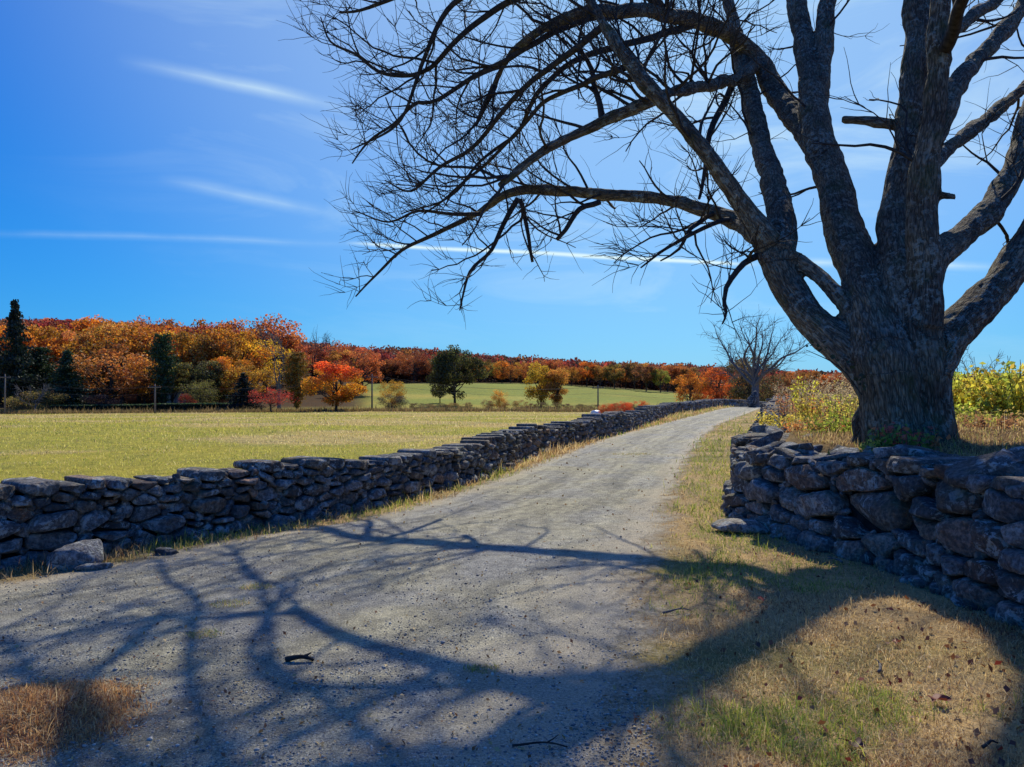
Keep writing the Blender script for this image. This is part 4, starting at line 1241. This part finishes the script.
# white wrapped bale behind the left wall
def bale():
    l = np.array(at(596, 58)); a = Acc()
    n = 40; prof = [(-.62, 0.0), (-.62, .45), (-.6, .62), (-.5, .72), (0, .75), (.5, .72), (.6, .62), (.62, .45), (.62, 0)]
    V = []; ang = np.linspace(0, 2 * PI, n, endpoint=False)
    for x, r in prof: V += [(x, math.cos(t) * max(r, .001), math.sin(t) * max(r, .001)) for t in ang]
    V = np.array(V); V = V + (fbm(V * 3, 4, 3)[:, None] - .5) * .05
    i = np.arange(len(prof) * n).reshape(len(prof), n)
    q = np.stack([i[:-1], np.roll(i[:-1], -1, 1), np.roll(i[1:], -1, 1), i[1:]], -1).reshape(-1, 4)
    a.add(V * .52, [q]); o = a.build('hay_bale', M['wrap']); o.location = l + np.array([0, 0, .40]); o.rotation_euler = (0, 0, .6)
    tag(o, 'white wrapped round bale showing over the left wall beside the red bushes', 'hay bale')
bale()

# ------------------------------------------------------------------ grasses and weeds
def blades(name, P, h, w, col, lean=.5, kind='stuff', label=None, cat=None, mat='vcol', parent=None, tipcol=1.25):
    N = len(P)
    a = rng.uniform(0, 2 * PI, N); fx, fy = np.cos(a), np.sin(a)
    b = rng.uniform(0, 2 * PI, N); l = np.abs(rng.normal(0, lean, N)); lx, ly = np.cos(b) * l, np.sin(b) * l
    def lvl(t, ww):
        cx = P[:, 0] + lx * h * t ** 1.6; cy = P[:, 1] + ly * h * t ** 1.6; cz = P[:, 2] + h * t * np.maximum(.25, 1 - .35 * l * t)
        if ww == 0: return [np.column_stack([cx, cy, cz])]
        return [np.column_stack([cx - fx * w * ww, cy - fy * w * ww, cz]), np.column_stack([cx + fx * w * ww, cy + fy * w * ww, cz])]
    L = lvl(0, .5) + lvl(.5, .42) + lvl(1, 0)
    V = np.stack(L, 1).reshape(-1, 3)
    o = np.arange(N)[:, None] * 5
    Q = o + np.array([[0, 1, 3, 2]]); T = o + np.array([[2, 3, 4]])
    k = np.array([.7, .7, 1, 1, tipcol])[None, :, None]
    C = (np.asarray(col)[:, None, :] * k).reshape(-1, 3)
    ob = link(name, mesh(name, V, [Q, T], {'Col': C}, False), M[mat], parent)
    if kind: ob['kind'] = kind
    tag(ob, label, cat)
    return ob

def pick_cols(n, pal, probs, P=None):
    c = np.array(pal)[rng.choice(len(pal), n, p=probs)] * rng.uniform(.7, 1.3, (n, 1))
    return c
STRAW = (.72, .53, .24); TAN = (.54, .36, .16); BRN = (.26, .15, .065); GRN = (.22, .30, .04); YGR = (.44, .44, .075); PALE = (.74, .60, .36)

def sample(n, lo, hi, y0, y1, power=1.8):
    """more points near the camera"""
    t = rng.random(n)
    y = (y0 ** (1 - power) + t * (y1 ** (1 - power) - y0 ** (1 - power))) ** (1 / (1 - power))
    if lo == hi: lo, hi = -.72, .74
    f = rng.uniform(lo, hi, n)
    return np.column_stack([f * y, y])

def verge():
    P = sample(420000, .12, .74, 2.2, 48, 1.9)
    dR = sdist(P, RR); dW = sdist(P, RW)
    m = (dR > -.25) & (dW < .12) & (P[:, 1] > 2.3)
    e = np.clip((dR + .25) / .55, 0, 1)
    dens = fbm(P * 2.2, 51, 3)
    m &= rng.random(len(P)) < e * np.clip(.25 + 1.3 * (dens - .28), .12, 1)
    P = P[m]; dR = dR[m]; dW = dW[m]
    g = fbm(P * 1.1, 21, 4) + .38 * np.exp(-((dR - .75) / .55) ** 2) * sstep(5.5, 6.5, P[:, 1]) + .03 * sstep(5, 9, P[:, 1]) - .04 * sstep(6, 4, P[:, 1]) + .16 * (fbm(P * 2.3, 93, 2) - .5)
    n = len(P)
    dry = pick_cols(n, [STRAW, TAN, BRN, PALE], [.40, .28, .14, .18]); gr = pick_cols(n, [GRN, YGR, STRAW], [.5, .35, .15])
    red = pick_cols(n, [(.22, .07, .03), TAN], [.5, .5])
    k = rng.random(n) < sstep(.52, .70, g)
    c = np.where(k[:, None], gr, dry)
    k2 = rng.random(n) < .5 * sstep(.55, .7, fbm(P * 1.6, 77, 3))
    c = np.where(k2[:, None] & ~k[:, None], red, c)
    Y = P[:, 1]; sc = np.clip(Y / 5.5, .8, 6)
    h = rng.gamma(2.6, .010, n) * (1 + .5 * k) * (.7 + .5 * fbm(P * 1.6, 3, 2)) * np.clip(Y / 7, 1, 2.6)
    print('VERGE', n)
    z = height(P)
    blades('verge_grass', np.column_stack([P, z - .004]), h, .0042 * sc * rng.uniform(.6, 1.4, n), c, 1.15, label='dry tan and green tufty grass on the verge between lane and right wall', cat='grass')
verge()

def left_strip():
    dd = np.hypot(LWX[:-1, 0], LWX[:-1, 1]); seg = np.linalg.norm(np.diff(LWX[:, :2], axis=0), axis=1)
    w = seg / np.maximum(dd, 6) ** 1.7; w[seg > 1.5] = 0; N0 = 90000
    i = rng.choice(len(w), N0, p=w / w.sum()); t = rng.random(N0)[:, None]
    dv = LWX[i + 1, :2] - LWX[i, :2]; nv = np.stack([dv[:, 1], -dv[:, 0]], 1) / np.linalg.norm(dv, axis=1, keepdims=True)
    P = LWX[i, :2] + dv * t + nv * rng.uniform(-.1, 1.9, (N0, 1))
    dL = sdist(P, LWX); dr = sdist(P, RL)
    m = (dL > -.12) & (dr < .25) & (P[:, 1] > 4)
    m &= rng.random(len(P)) < np.clip((.25 - dr) / .5, 0, 1) * np.clip(.5 + fbm(P * 2.2, 52, 3), 0, 1)
    P = P[m]; n = len(P); Y = P[:, 1]
    g = fbm(P * 1.2, 22, 4)
    c = np.where((rng.random(n) < sstep(.42, .62, g))[:, None], pick_cols(n, [GRN, YGR, STRAW], [.3, .4, .3]), pick_cols(n, [STRAW, TAN, (.38, .20, .07), PALE], [.38, .3, .2, .12]))
    h = rng.gamma(3.2, .018, n) * (.6 + .9 * fbm(P * 1.4, 4, 2)) * np.clip(Y / 9, 1, 2)
    print('LSTRIP', n)
    blades('verge_grass', np.column_stack([P, height(P) - .004]), h, .0045 * np.clip(Y / 5.5, .8, 6) * rng.uniform(.6, 1.4, n), c, .8, label='ragged straw coloured grass strip along the foot of the left wall', cat='grass')
left_strip()

def field():
    P = sample(230000, 0, 0, 6.5, 112, 1.55)
    dL = sdist(P, LWX)
    m = dL < -.7
    P = P[m]; n = len(P); Y = P[:, 1]
    g = fbm(P * np.array([.12, .2]), 8, 4); g2 = fbm(P * .9, 9, 3)
    gm = rng.random(n) < np.clip(1.15 - sstep(.36, .56, g) * .95 - 1.5 * (g2 - .5), .06, 1)
    c = np.where(gm[:, None], pick_cols(n, [(.36, .39, .06), (.58, .52, .10), (.66, .56, .16)], [.28, .42, .30]), pick_cols(n, [(.70, .54, .24), (.50, .36, .14), (.78, .66, .32)], [.5, .25, .25]))
    sc = np.clip(Y / 6, 1, 16)
    h = rng.gamma(3.0, .015, n) * (.5 + .9 * g2) * np.clip(Y / 20, .9, 2.2)
    print('FIELD', n)
    blades('field_grass', np.column_stack([P, height(P) - .01]), h, .0055 * sc * rng.uniform(.5, 1.3, n), c, .7, label='mown yellow green grass of the field behind the left wall', cat='grass')
field()

def ditch_grass():
    n = 26000
    x = rng.uniform(-95, 22, n); y = 111 - .08 * (x + 30) + rng.normal(0, 1.8, n) + 16 * (fbm(np.column_stack([x * .06, x * 0]), 61, 3) - .5)
    P = np.column_stack([x, y]); 
    c = pick_cols(n, [(.22, .15, .06), (.30, .2, .08), (.16, .13, .045)], [.4, .3, .3])
    blades('rough_grass', np.column_stack([P, height(P) - .02]), rng.gamma(4, .11, n), rng.uniform(.05, .12, n), c, .4, label='band of tall brown rough grass along the far edge of the mown field', cat='grass')
ditch_grass()

# tawny grass heap in the lane, lower left
def tuft():
    cx, cy = -2.30, 3.66
    n = 15000
    a = rng.uniform(0, 2 * PI, n); r = np.sqrt(rng.random(n)) * rng.choice([.8, 1.0, 1.25], n, p=[.4, .42, .18]) * (1 + .5 * (fbm(np.column_stack([np.cos(a), np.sin(a)]) * 2, 3, 2) - .5))
    x = r * np.cos(a) * .60; y = r * np.sin(a) * .52
    z = .07 * np.exp(-(r / .6) ** 2)
    c = pick_cols(n, [(.58, .30, .11), (.40, .18, .07), (.70, .46, .20), (.16, .08, .035), (.80, .60, .32)], [.34, .24, .22, .1, .1])
    o = blades('grass_tuft', np.column_stack([x, y, z - .005]), rng.gamma(3, .0095, n) * np.maximum(.3, 1.3 - .7 * r), np.full(n, .0042), c, 1.5, kind='thing', label='tawny heap of dead grass on the gravel at the lower left corner', cat='grass tuft')
    o.location = (cx, cy, hz(cx, cy) + .01)
tuft()

for (px, py, rad, lab) in ((257, 589, .09, 'small green tuft sprouting from the gravel left of the lane middle, upper one of two'), (229, 606, .10, 'small green yellow tuft on the gravel, lower one of two left of the lane middle'),
                          (205, 637, .08, 'tiny tan grass tuft on the gravel between the black stick and the tawny heap'), (482, 672, .07, 'tiny straw tuft on the gravel inside the fork of the shadows'), (632, 455, .3, 'low tan grass patch on the far part of the lane')):
    Y = EYE * F / (py - HOR); x = (px - 512) * Y / F; n = 260
    a = rng.uniform(0, 2 * PI, n); r = rad * np.sqrt(rng.random(n))
    o = blades('grass_tuft', np.column_stack([r * np.cos(a) * 1.5, r * np.sin(a), np.zeros(n)]), rng.gamma(3, .007, n), np.full(n, .0035 * max(1, Y / 6)), pick_cols(n, [GRN, YGR, STRAW, TAN], [.25, .25, .3, .2]), 1.0, kind='thing', label=lab, cat='grass tuft')
    o.location = (x, Y, hz(x, Y) + .012)

# gravel grains, fallen leaves, twigs
def gravel():
    n = 42000
    P = sample(n * 3, 0, 0, 2.6, 13, 2.4); P = P[(sdist(P, RL) > .05) & (sdist(P, RR) < -.15)][:n]
    V0, T0 = ICO1; nv = len(V0); n = len(P)
    s = rng.gamma(1.8, .0013, n) + .0013
    S = s[:, None] * rng.uniform(.6, 1.3, (n, 3)) * np.array([1, 1, .65])
    a = rng.uniform(0, 2 * PI, n); ca, sa = np.cos(a), np.sin(a)
    W = V0[None] * S[:, None]; W = W * (1 + rng.normal(0, .12, (n, nv, 1)))
    X = W[..., 0] * ca[:, None] - W[..., 1] * sa[:, None]; Y = W[..., 0] * sa[:, None] + W[..., 1] * ca[:, None]
    V = np.stack([X + P[:, 0:1], Y + P[:, 1:2], W[..., 2] + (height(P) + .013 + S[:, 2] * .3)[:, None]], -1).reshape(-1, 3)
    T = (T0[None] + (np.arange(n) * nv)[:, None, None]).reshape(-1, 3)
    c = np.array([[.34, .33, .30], [.58, .55, .46], [.20, .20, .19], [.50, .44, .32]])[rng.choice(4, n, p=[.35, .3, .2, .15])] * rng.uniform(.7, 1.3, (n, 1))
    o = link('gravel', mesh('gravel', V, [T], {'Col': np.repeat(c, nv, 0)}, False), M['dull'])
    tag(o, 'loose grey grains of gravel strewn over the lane', 'gravel', kind='stuff')
gravel()

def lane_litter():
    P = sample(2600, -.72, .6, 2.6, 22, 1.6); P = P[(sdist(P, RL) > .1) & (sdist(P, RR) < .2)]; n = len(P)
    c = pick_cols(n, [(.40, .22, .08), (.5, .36, .16), (.2, .09, .04)], [.4, .35, .25])
    V, q, C = leaf_cards(np.column_stack([P, height(P) + .024]), rng.uniform(.012, .035, n) * np.clip(P[:, 1] / 7, 1, 2), c, (0, 0, 1), .6, .5)
    o = link('dry_leaves', mesh('dry_leaves', V, [q], {'Col': C}, False), M['dull']); tag(o, 'dry leaf bits and straw scattered over the gravel lane', 'leaves', kind='stuff')
lane_litter()

def litter():
    P = sample(7000, 0, 0, 2.4, 14, 1.8)
    dR = sdist(P, RR); dW = sdist(P, RW)
    m = (dR > .1) & (dW < .4) & (rng.random(len(P)) < .25 + .75 * sstep(.45, .65, fbm(P * 1.3, 15, 3)) * sstep(2.0, .3, -dW + .4))
    P = P[m]; n = len(P)
    z = height(P) + rng.uniform(.008, .04, n)
    c = pick_cols(n, [(.26, .10, .04), (.16, .06, .03), (.36, .2, .08), (.30, .05, .03)], [.4, .25, .25, .1])
    V, q, C = leaf_cards(np.column_stack([P, z]), rng.uniform(.018, .052, n), c, (0, 0, 1), .7, .6)
    o = link('fallen_leaves', mesh('fallen_leaves', V, [q], {'Col': C}, False), M['dull']); tag(o, 'brown fallen leaves scattered in the verge grass below the right wall', 'leaves', kind='stuff')
litter()

def big_leaf(px, py, size, col, label, rz):
    Y = EYE * F / (py - HOR); x = (px - 512) * Y / F
    # lobed outline, cupped
    n = 26; t = np.linspace(0, 2 * PI, n, endpoint=False)
    r = size * (.5 + .13 * np.cos(5 * t)) * (1 + .25 * np.cos(t))
    V = [(0, 0, 0)] + [(math.cos(a) * q, math.sin(a) * q * .7, .25 * q * abs(math.sin(a)) + .01 * math.sin(3 * a)) for a, q in zip(t, r)]
    T = np.array([[0, 1 + i, 1 + (i + 1) % n] for i in range(n)])
    root = empty('fallen_leaf', (x, Y, hz(x, Y) + .03), rz); tag(root, label, 'leaf')
    a = Acc(); a.add(np.array(V), [T], Col=np.array(col)); a.build('blade', M['dull'], root)
    b = Acc(); tube(b, np.array([[size * .55, 0, .0], [size * .8, .01, .006], [size * 1.0, .03, .004]]), np.array([.0025, .002, .0015]), 5); b.build('stalk', M['twig'], root)
big_leaf(937, 703, .10, (.20, .05, .03), 'largest curled dark red leaf on the dry grass at right', .1)
big_leaf(762, 603, .075, (.42, .06, .04), 'bright red fallen leaf on the grass near the trunk shadow', 1.2)
big_leaf(858, 752, .085, (.10, .035, .025), 'dark brown curled leaf at the bottom right of the verge', 2.2)
big_leaf(896, 646, .06, (.26, .08, .04), 'small rusty leaf just above the stick on the right verge', .7)

def stick(px, py, L, rz, r, label, col='twig', bent=.08, fork=True):
    Y = EYE * F / (py - HOR); x = (px - 512) * Y / F
    t = np.linspace(-.5, .5, 9)
    P = np.column_stack([t * L, bent * L * np.sin(t * 5), .03 + .012 * np.cos(t * 4)])
    root = empty('fallen_twig', (x, Y, hz(x, Y)), rz); tag(root, label, 'twig')
    a = Acc(); tube(a, P, np.linspace(r, r * .5, 9), 7); a.build('stem', M[col], root)
    if fork:
        b = Acc(); tube(b, np.array([P[5], P[5] + [L * .12, L * .08, .01], P[5] + [L * .2, L * .2, .015]]), np.array([r * .6, r * .4, r * .25]), 6); b.build('side_twig', M[col], root)
stick(300, 664, .16, -.15, .017, 'short black chunk of stick lying on the middle of the lane', bent=.05)
stick(677, 615, .22, .2, .008, 'pale thin stick at the right edge of the lane', 'pole')
stick(880, 671, .14, .9, .009, 'pale short stick slanting on the right verge', 'pole')
stick(540, 752, .24, -.1, .006, 'thin dark twig on the gravel in the shadow at the bottom', bent=.04)
stick(835, 563, .16, 1.9, .012, 'pale broken stick leaning where the trunk shadow meets the wall foot', 'pole')
stick(990, 748, .1, .3, .008, 'short twig at the bottom right corner of the verge', fork=False)

# plants behind the right wall
def plant(name, label, px, Y, h, spread, nst, leafc, leafs, leafn, stemr=.006, cat='plant', seedhead=None, group=None, lean=.35):
    l = np.array(at(px, Y)); root = empty(name, l); tag(root, label, cat, group)
    st = Acc(); LP, LC = [], []; HP = []
    for i in range(nst):
        a = rng.uniform(0, 2 * PI); q = spread * math.sqrt(rng.random())
        b = np.array([math.cos(a) * q, math.sin(a) * q, -.05]); d = np.array([math.cos(a) * lean * rng.random(), math.sin(a) * lean * rng.random(), 1]); d /= np.linalg.norm(d)
        br = branch_out(b, d, h * rng.uniform(.6, 1.08), stemr, .07, (0, 0, 1), .1, .4)
        tube(st, br[:, :3], br[:, 3], 4, cap=False)
        k = int(leafn * rng.uniform(.6, 1.4)); t = rng.uniform(.15, 1.0, k)
        ix = np.clip((t * (len(br) - 1)).astype(int), 0, len(br) - 1)
        LP.append(br[ix, :3] + rng.normal(0, leafs * .8, (k, 3))); cc = np.array(leafc[int(rng.integers(0, len(leafc)))])
        LC.append(np.minimum(cc * rng.uniform(.6, 1.5, (k, 1)) * (1.35 if max(cc) > .3 else 1.0), .92))
        if seedhead: HP.append(br[-1, :3] + rng.normal(0, .03, (12, 3)) * np.array([1, 1, 1.6]))
    st.build('stem', M['twig'], root)
    V, q, C = leaf_cards(np.concatenate(LP), leafs * rng.uniform(.6, 1.5, sum(map(len, LP))), np.concatenate(LC), asp=.55)
    a = Acc(); a.add(V, [q], Col=C)
    if seedhead:
        P = np.concatenate(HP); V, q, C = leaf_cards(P, .035 * rng.uniform(.6, 1.4, len(P)), np.array(seedhead) * rng.uniform(.7, 1.3, (len(P), 1)))
        a.add(V, [q], Col=C)
    a.build('foliage', M['vcol'], root, False)
YL = [(.60, .48, .05), (.42, .42, .06), (.26, .32, .05), (.64, .44, .07)]
plant('yellow_sapling', 'upright yellow leaved sapling among the weeds left of the trunk', 808, 15, .95, .16, 16, [(.74, .56, .06), (.62, .50, .05), (.5, .46, .05)], .055, 45)
weeds = [((.46, .26, .10), 'tawny'), ((.50, .42, .07), 'yellow'), ((.40, .16, .06), 'russet')]
for i, (px, Y, h, sp, n, cols, lab) in enumerate([
    (793, 17, .62, .35, 30, [(.42, .16, .08), (.50, .27, .09)], 'russet weed clump at the left end of the weeds beside the wall top'),
    (822, 14, .6, .4, 44, [(.70, .50, .07), (.58, .44, .08), (.58, .20, .06)], 'mixed gold and red weed clump below the yellow sapling'),
    (838, 16, .85, .4, 34, [(.50, .40, .18), (.42, .30, .14)], 'straw coloured weed clump with seed heads near the hanging vine'),
    (852, 13, .6, .35, 36, [(.5, .5, .07), (.62, .46, .10)], 'gold green weed clump left of the trunk foot'),
    (780, 21, .5, .4, 26, [(.45, .24, .09), (.50, .36, .14)], 'low tawny weed clump farthest along the right wall'),
    (830, 24, 1.0, .9, 46, [(.50, .36, .17), (.40, .25, .11)], 'tall dry weed patch behind the yellow sapling'),
    (865, 22, .9, .8, 40, [(.46, .36, .14), (.50, .44, .10)], 'tall dry weed patch behind the trunk on its left'),
    (800, 30, .9, 1.0, 40, [(.46, .30, .13), (.38, .18, .09)], 'brownish weed patch along the bank in the distance'),
]):
    plant('weed_clump', lab, px, Y, h, sp, n, cols, .04, 30, .005, 'weeds', (.45, .34, .2))
plant('dark_shrub', 'low dark green ivy shrub at the left foot of the trunk', 866, 7.75, .42, .26, 40, [(.03, .05, .018), (.045, .07, .02)], .055, 26, .005, 'shrub')
plant('ground_plant', 'reddish leaved low plant in front of the trunk', 905, 7.7, .34, .24, 40, [(.46, .10, .07), (.36, .14, .06), (.2, .28, .05)], .06, 22, .004, 'plant')
plant('ground_plant', 'low green and yellow plant on the wall edge left of the reddish plant', 884, 7.7, .28, .14, 28, [(.14, .30, .04), (.46, .42, .07)], .055, 20, .004, 'plant')
plant('yellow_bush', 'bright yellow green bush right of the trunk', 985, 12.5, .85, .55, 90, YL, .07, 78, .008, 'bush', lean=1.1)
plant('yellow_bush', 'tall yellow green bush cut off by the right picture edge', 1022, 11.5, 1.0, .6, 100, YL, .075, 85, .008, 'bush', lean=1.1)
plant('yellow_bush', 'lower golden bush between the trunk and the taller yellow bushes', 960, 15, .6, .5, 70, YL + [(.5, .3, .08)], .06, 61, .007, 'bush', lean=1.1)
plant('yellow_bush', 'far golden bush behind the two yellow bushes right of the trunk', 1000, 19, 1.0, 1.1, 90, YL + [(.5, .3, .1)], .07, 68, .007, 'bush', lean=1.1)

for i, (px, Y, h, sp, n, cols, lab) in enumerate([
    (792, 13.5, .30, .5, 40, [(.46, .38, .06), (.6, .42, .07)], 'low yellow green brush at the near left end of the bank behind the corner'),
    (822, 11, .26, .45, 40, [(.50, .18, .05), (.46, .28, .08)], 'low russet brush just behind the corner of the right wall'),
    (846, 10.5, .34, .4, 40, [(.34, .36, .05), (.24, .30, .04)], 'low green brush between the wall corner and the trunk foot'),
    (975, 10.5, .26, .6, 46, [(.40, .30, .08), (.34, .36, .06)], 'low mixed brush in front of the yellow bush right of the trunk'),
    (1010, 9.6, .24, .5, 40, [(.34, .17, .07), (.46, .32, .12)], 'low brown brush at the right picture edge before the yellow bushes'),
    (958, 11.5, .4, .3, 30, [(.44, .48, .06), (.3, .36, .05)], 'small yellow green brush touching the right side of the trunk'),
]):
    plant('low_brush', lab, px, Y, h, sp, n, cols, .045, 30, .004, 'brush', lean=.9)

def bank_grass():
    P = sample(240000, .15, .76, 3.5, 46, 1.7); d = sdist(P, RW)
    m = (d > .82) & (d < 12)
    P = P[m]; n = len(P); Y = P[:, 1]
    c = pick_cols(n, [TAN, BRN, (.2, .13, .07), YGR, STRAW], [.3, .25, .2, .1, .15])
    blades('bank_grass', np.column_stack([P, height(P) - .005]), rng.gamma(3, .013, n) * np.clip(Y / 8, .8, 2.4), .005 * np.clip(Y / 6, .8, 5) * rng.uniform(.6, 1.4, n), c, .9, label='brown grass and litter on the bank around the big trunk', cat='grass')
bank_grass()

# ------------------------------------------------------------------ sky, sun, camera
SUN_AZ = math.radians(14.2)     # to the right of straight ahead
SUN_EL = math.radians(38.0)
world = bpy.data.worlds.new('World'); SC.world = world; world.use_nodes = True
wt = world.node_tree; wt.nodes.clear(); k = NT(wt)
sky = k.n('ShaderNodeTexSky'); sky.sky_type = 'NISHITA'; sky.sun_disc = False
sky.sun_elevation = SUN_EL; sky.sun_rotation = SUN_AZ
sky.altitude = 100; sky.air_density = 1.0; sky.dust_density = .35; sky.ozone_density = 2.5
dirv = k.vm('NORMALIZE', k.n('ShaderNodeTexCoord').outputs['Generated']).outputs[0]
def pdir(px, py):
    v = np.array([(px - 512) / F, 1.0, -(py - HOR) / F]); return v / np.linalg.norm(v)
def streak(p0, p1, half, soft, amt, nscale, thr=(.3, .7), fade=(.02, .06)):
    a, b = pdir(*p0), pdir(*p1)
    n = np.cross(a, b); n /= np.linalg.norm(n); mid = (a + b); mid /= np.linalg.norm(mid); t = np.cross(n, mid)
    wob = k.math('MULTIPLY', k.math('SUBTRACT', k.noise(dirv, nscale * .5, 3), .5), half * 2.2)
    d = k.math('ABSOLUTE', k.math('ADD', k.vm('DOT_PRODUCT', dirv, tuple(n)).outputs['Value'], wob))
    w = k.math('SUBTRACT', 1.0, k.math('DIVIDE', d, half * soft), clamp=True); w = k.math('POWER', w, 1.5)
    al = k.math('ABSOLUTE', k.vm('DOT_PRODUCT', dirv, tuple(t)).outputs['Value'])
    hl = float(abs(b @ t))
    e = k.math('DIVIDE', k.math('SUBTRACT', hl + fade[0], al), fade[1], clamp=True)
    fw = k.math('GREATER_THAN', k.vm('DOT_PRODUCT', dirv, tuple(mid)).outputs['Value'], 0.0)
    nz = k.ramp(k.noise(dirv, nscale, 5, .6), [(thr[0], .25), (thr[1], 1.0)])
    return k.math('MULTIPLY', k.math('MULTIPLY', k.math('MULTIPLY', w, e), nz), k.math('MULTIPLY', fw, amt))
cl = [streak((345, 243), (760, 265), .0028, 1.5, 1.0, 14, (.15, .4), (.0, .05)),
      streak((0, 233), (340, 243), .0045, 1.5, .22, 9, (.3, .7), (.05, .12)),
      streak((760, 262), (1010, 268), .005, 1.5, .6, 8, (.35, .65), (.02, .08)),
      streak((135, 62), (355, 108), .0075, 1.6, .42, 7, (.2, .55), (.02, .12)),
      streak((175, 182), (330, 213), .0075, 1.6, .38, 7, (.2, .55), (.02, .10))]
f = cl[0]
for c in cl[1:]: f = k.math('ADD', f, c, clamp=True)
# thin high veil
vp = k.mapping(dirv, (1.2, 1.2, 5))
veil = k.math('MULTIPLY', k.ramp(k.noise(vp, 2.2, 6, .6, .8), [(.5, 0.0), (.72, 1.0)]), .22)
sdir = (math.sin(SUN_AZ) * math.cos(SUN_EL), math.cos(SUN_AZ) * math.cos(SUN_EL), math.sin(SUN_EL))
sunny = k.ramp(k.vm('DOT_PRODUCT', dirv, sdir).outputs['Value'], [(.58, 0.0), (1.0, 1.0)], 'EASE')
sunny = k.math('POWER', sunny, 1.4)
f = k.math('ADD', f, k.math('MULTIPLY', veil, k.math('ADD', k.math('MULTIPLY', sunny, 1.7), .0)), clamp=True)
f = k.math('ADD', f, k.math('MULTIPLY', sunny, .40), clamp=True)
STR = .15
sp = k.n('ShaderNodeSeparateColor'); k.val(sp.inputs[0], sky.outputs[0])
cb = k.n('ShaderNodeCombineColor')
# a deeper, more saturated blue: one power curve per channel of the sky's radiance
for i, (a_, g_) in enumerate(((.075, 1.45), (.355, .92), (.80, .52))):
    v = k.math('POWER', k.math('MULTIPLY', sp.outputs[i], STR), g_)
    k.val(cb.inputs[i], k.math('MULTIPLY', v, a_ / STR))
c = k.mix(f, cb.outputs[0], (.72 / STR, .93 / STR, 1.0 / STR))
bg = k.n('ShaderNodeBackground'); k.val(bg.inputs[0], c); bg.inputs[1].default_value = STR
wo = k.n('ShaderNodeOutputWorld'); wt.links.new(bg.outputs[0], wo.inputs[0])

sun = bpy.data.lights.new('sun', 'SUN'); sun.energy = 5.0; sun.angle = math.radians(.53); sun.color = (1.0, .93, .78)
so = bpy.data.objects.new('sun', sun); COL.objects.link(so)
from mathutils import Vector
so.rotation_euler = Vector(sdir).to_track_quat('Z', 'Y').to_euler(); so.location = (30, 40, 40)

cam = bpy.data.cameras.new('camera'); cam.sensor_width = 36; cam.lens = 36 * F / 1024; cam.clip_end = 6000; cam.clip_start = .05
cam.shift_y = (HOR - 383.5) / 1024
co = bpy.data.objects.new('camera', cam); COL.objects.link(co); co.location = (0, 0, EYE); co.rotation_euler = (PI / 2, 0, 0)
SC.camera = co

SC.render.engine = 'CYCLES'
SC.cycles.use_denoising = True
SC.cycles.max_bounces = 6; SC.cycles.diffuse_bounces = 3; SC.cycles.transmission_bounces = 4; SC.cycles.transparent_max_bounces = 4
SC.view_settings.view_transform = 'Standard'; SC.view_settings.look = 'None'; SC.view_settings.exposure = 0; SC.view_settings.gamma = 1
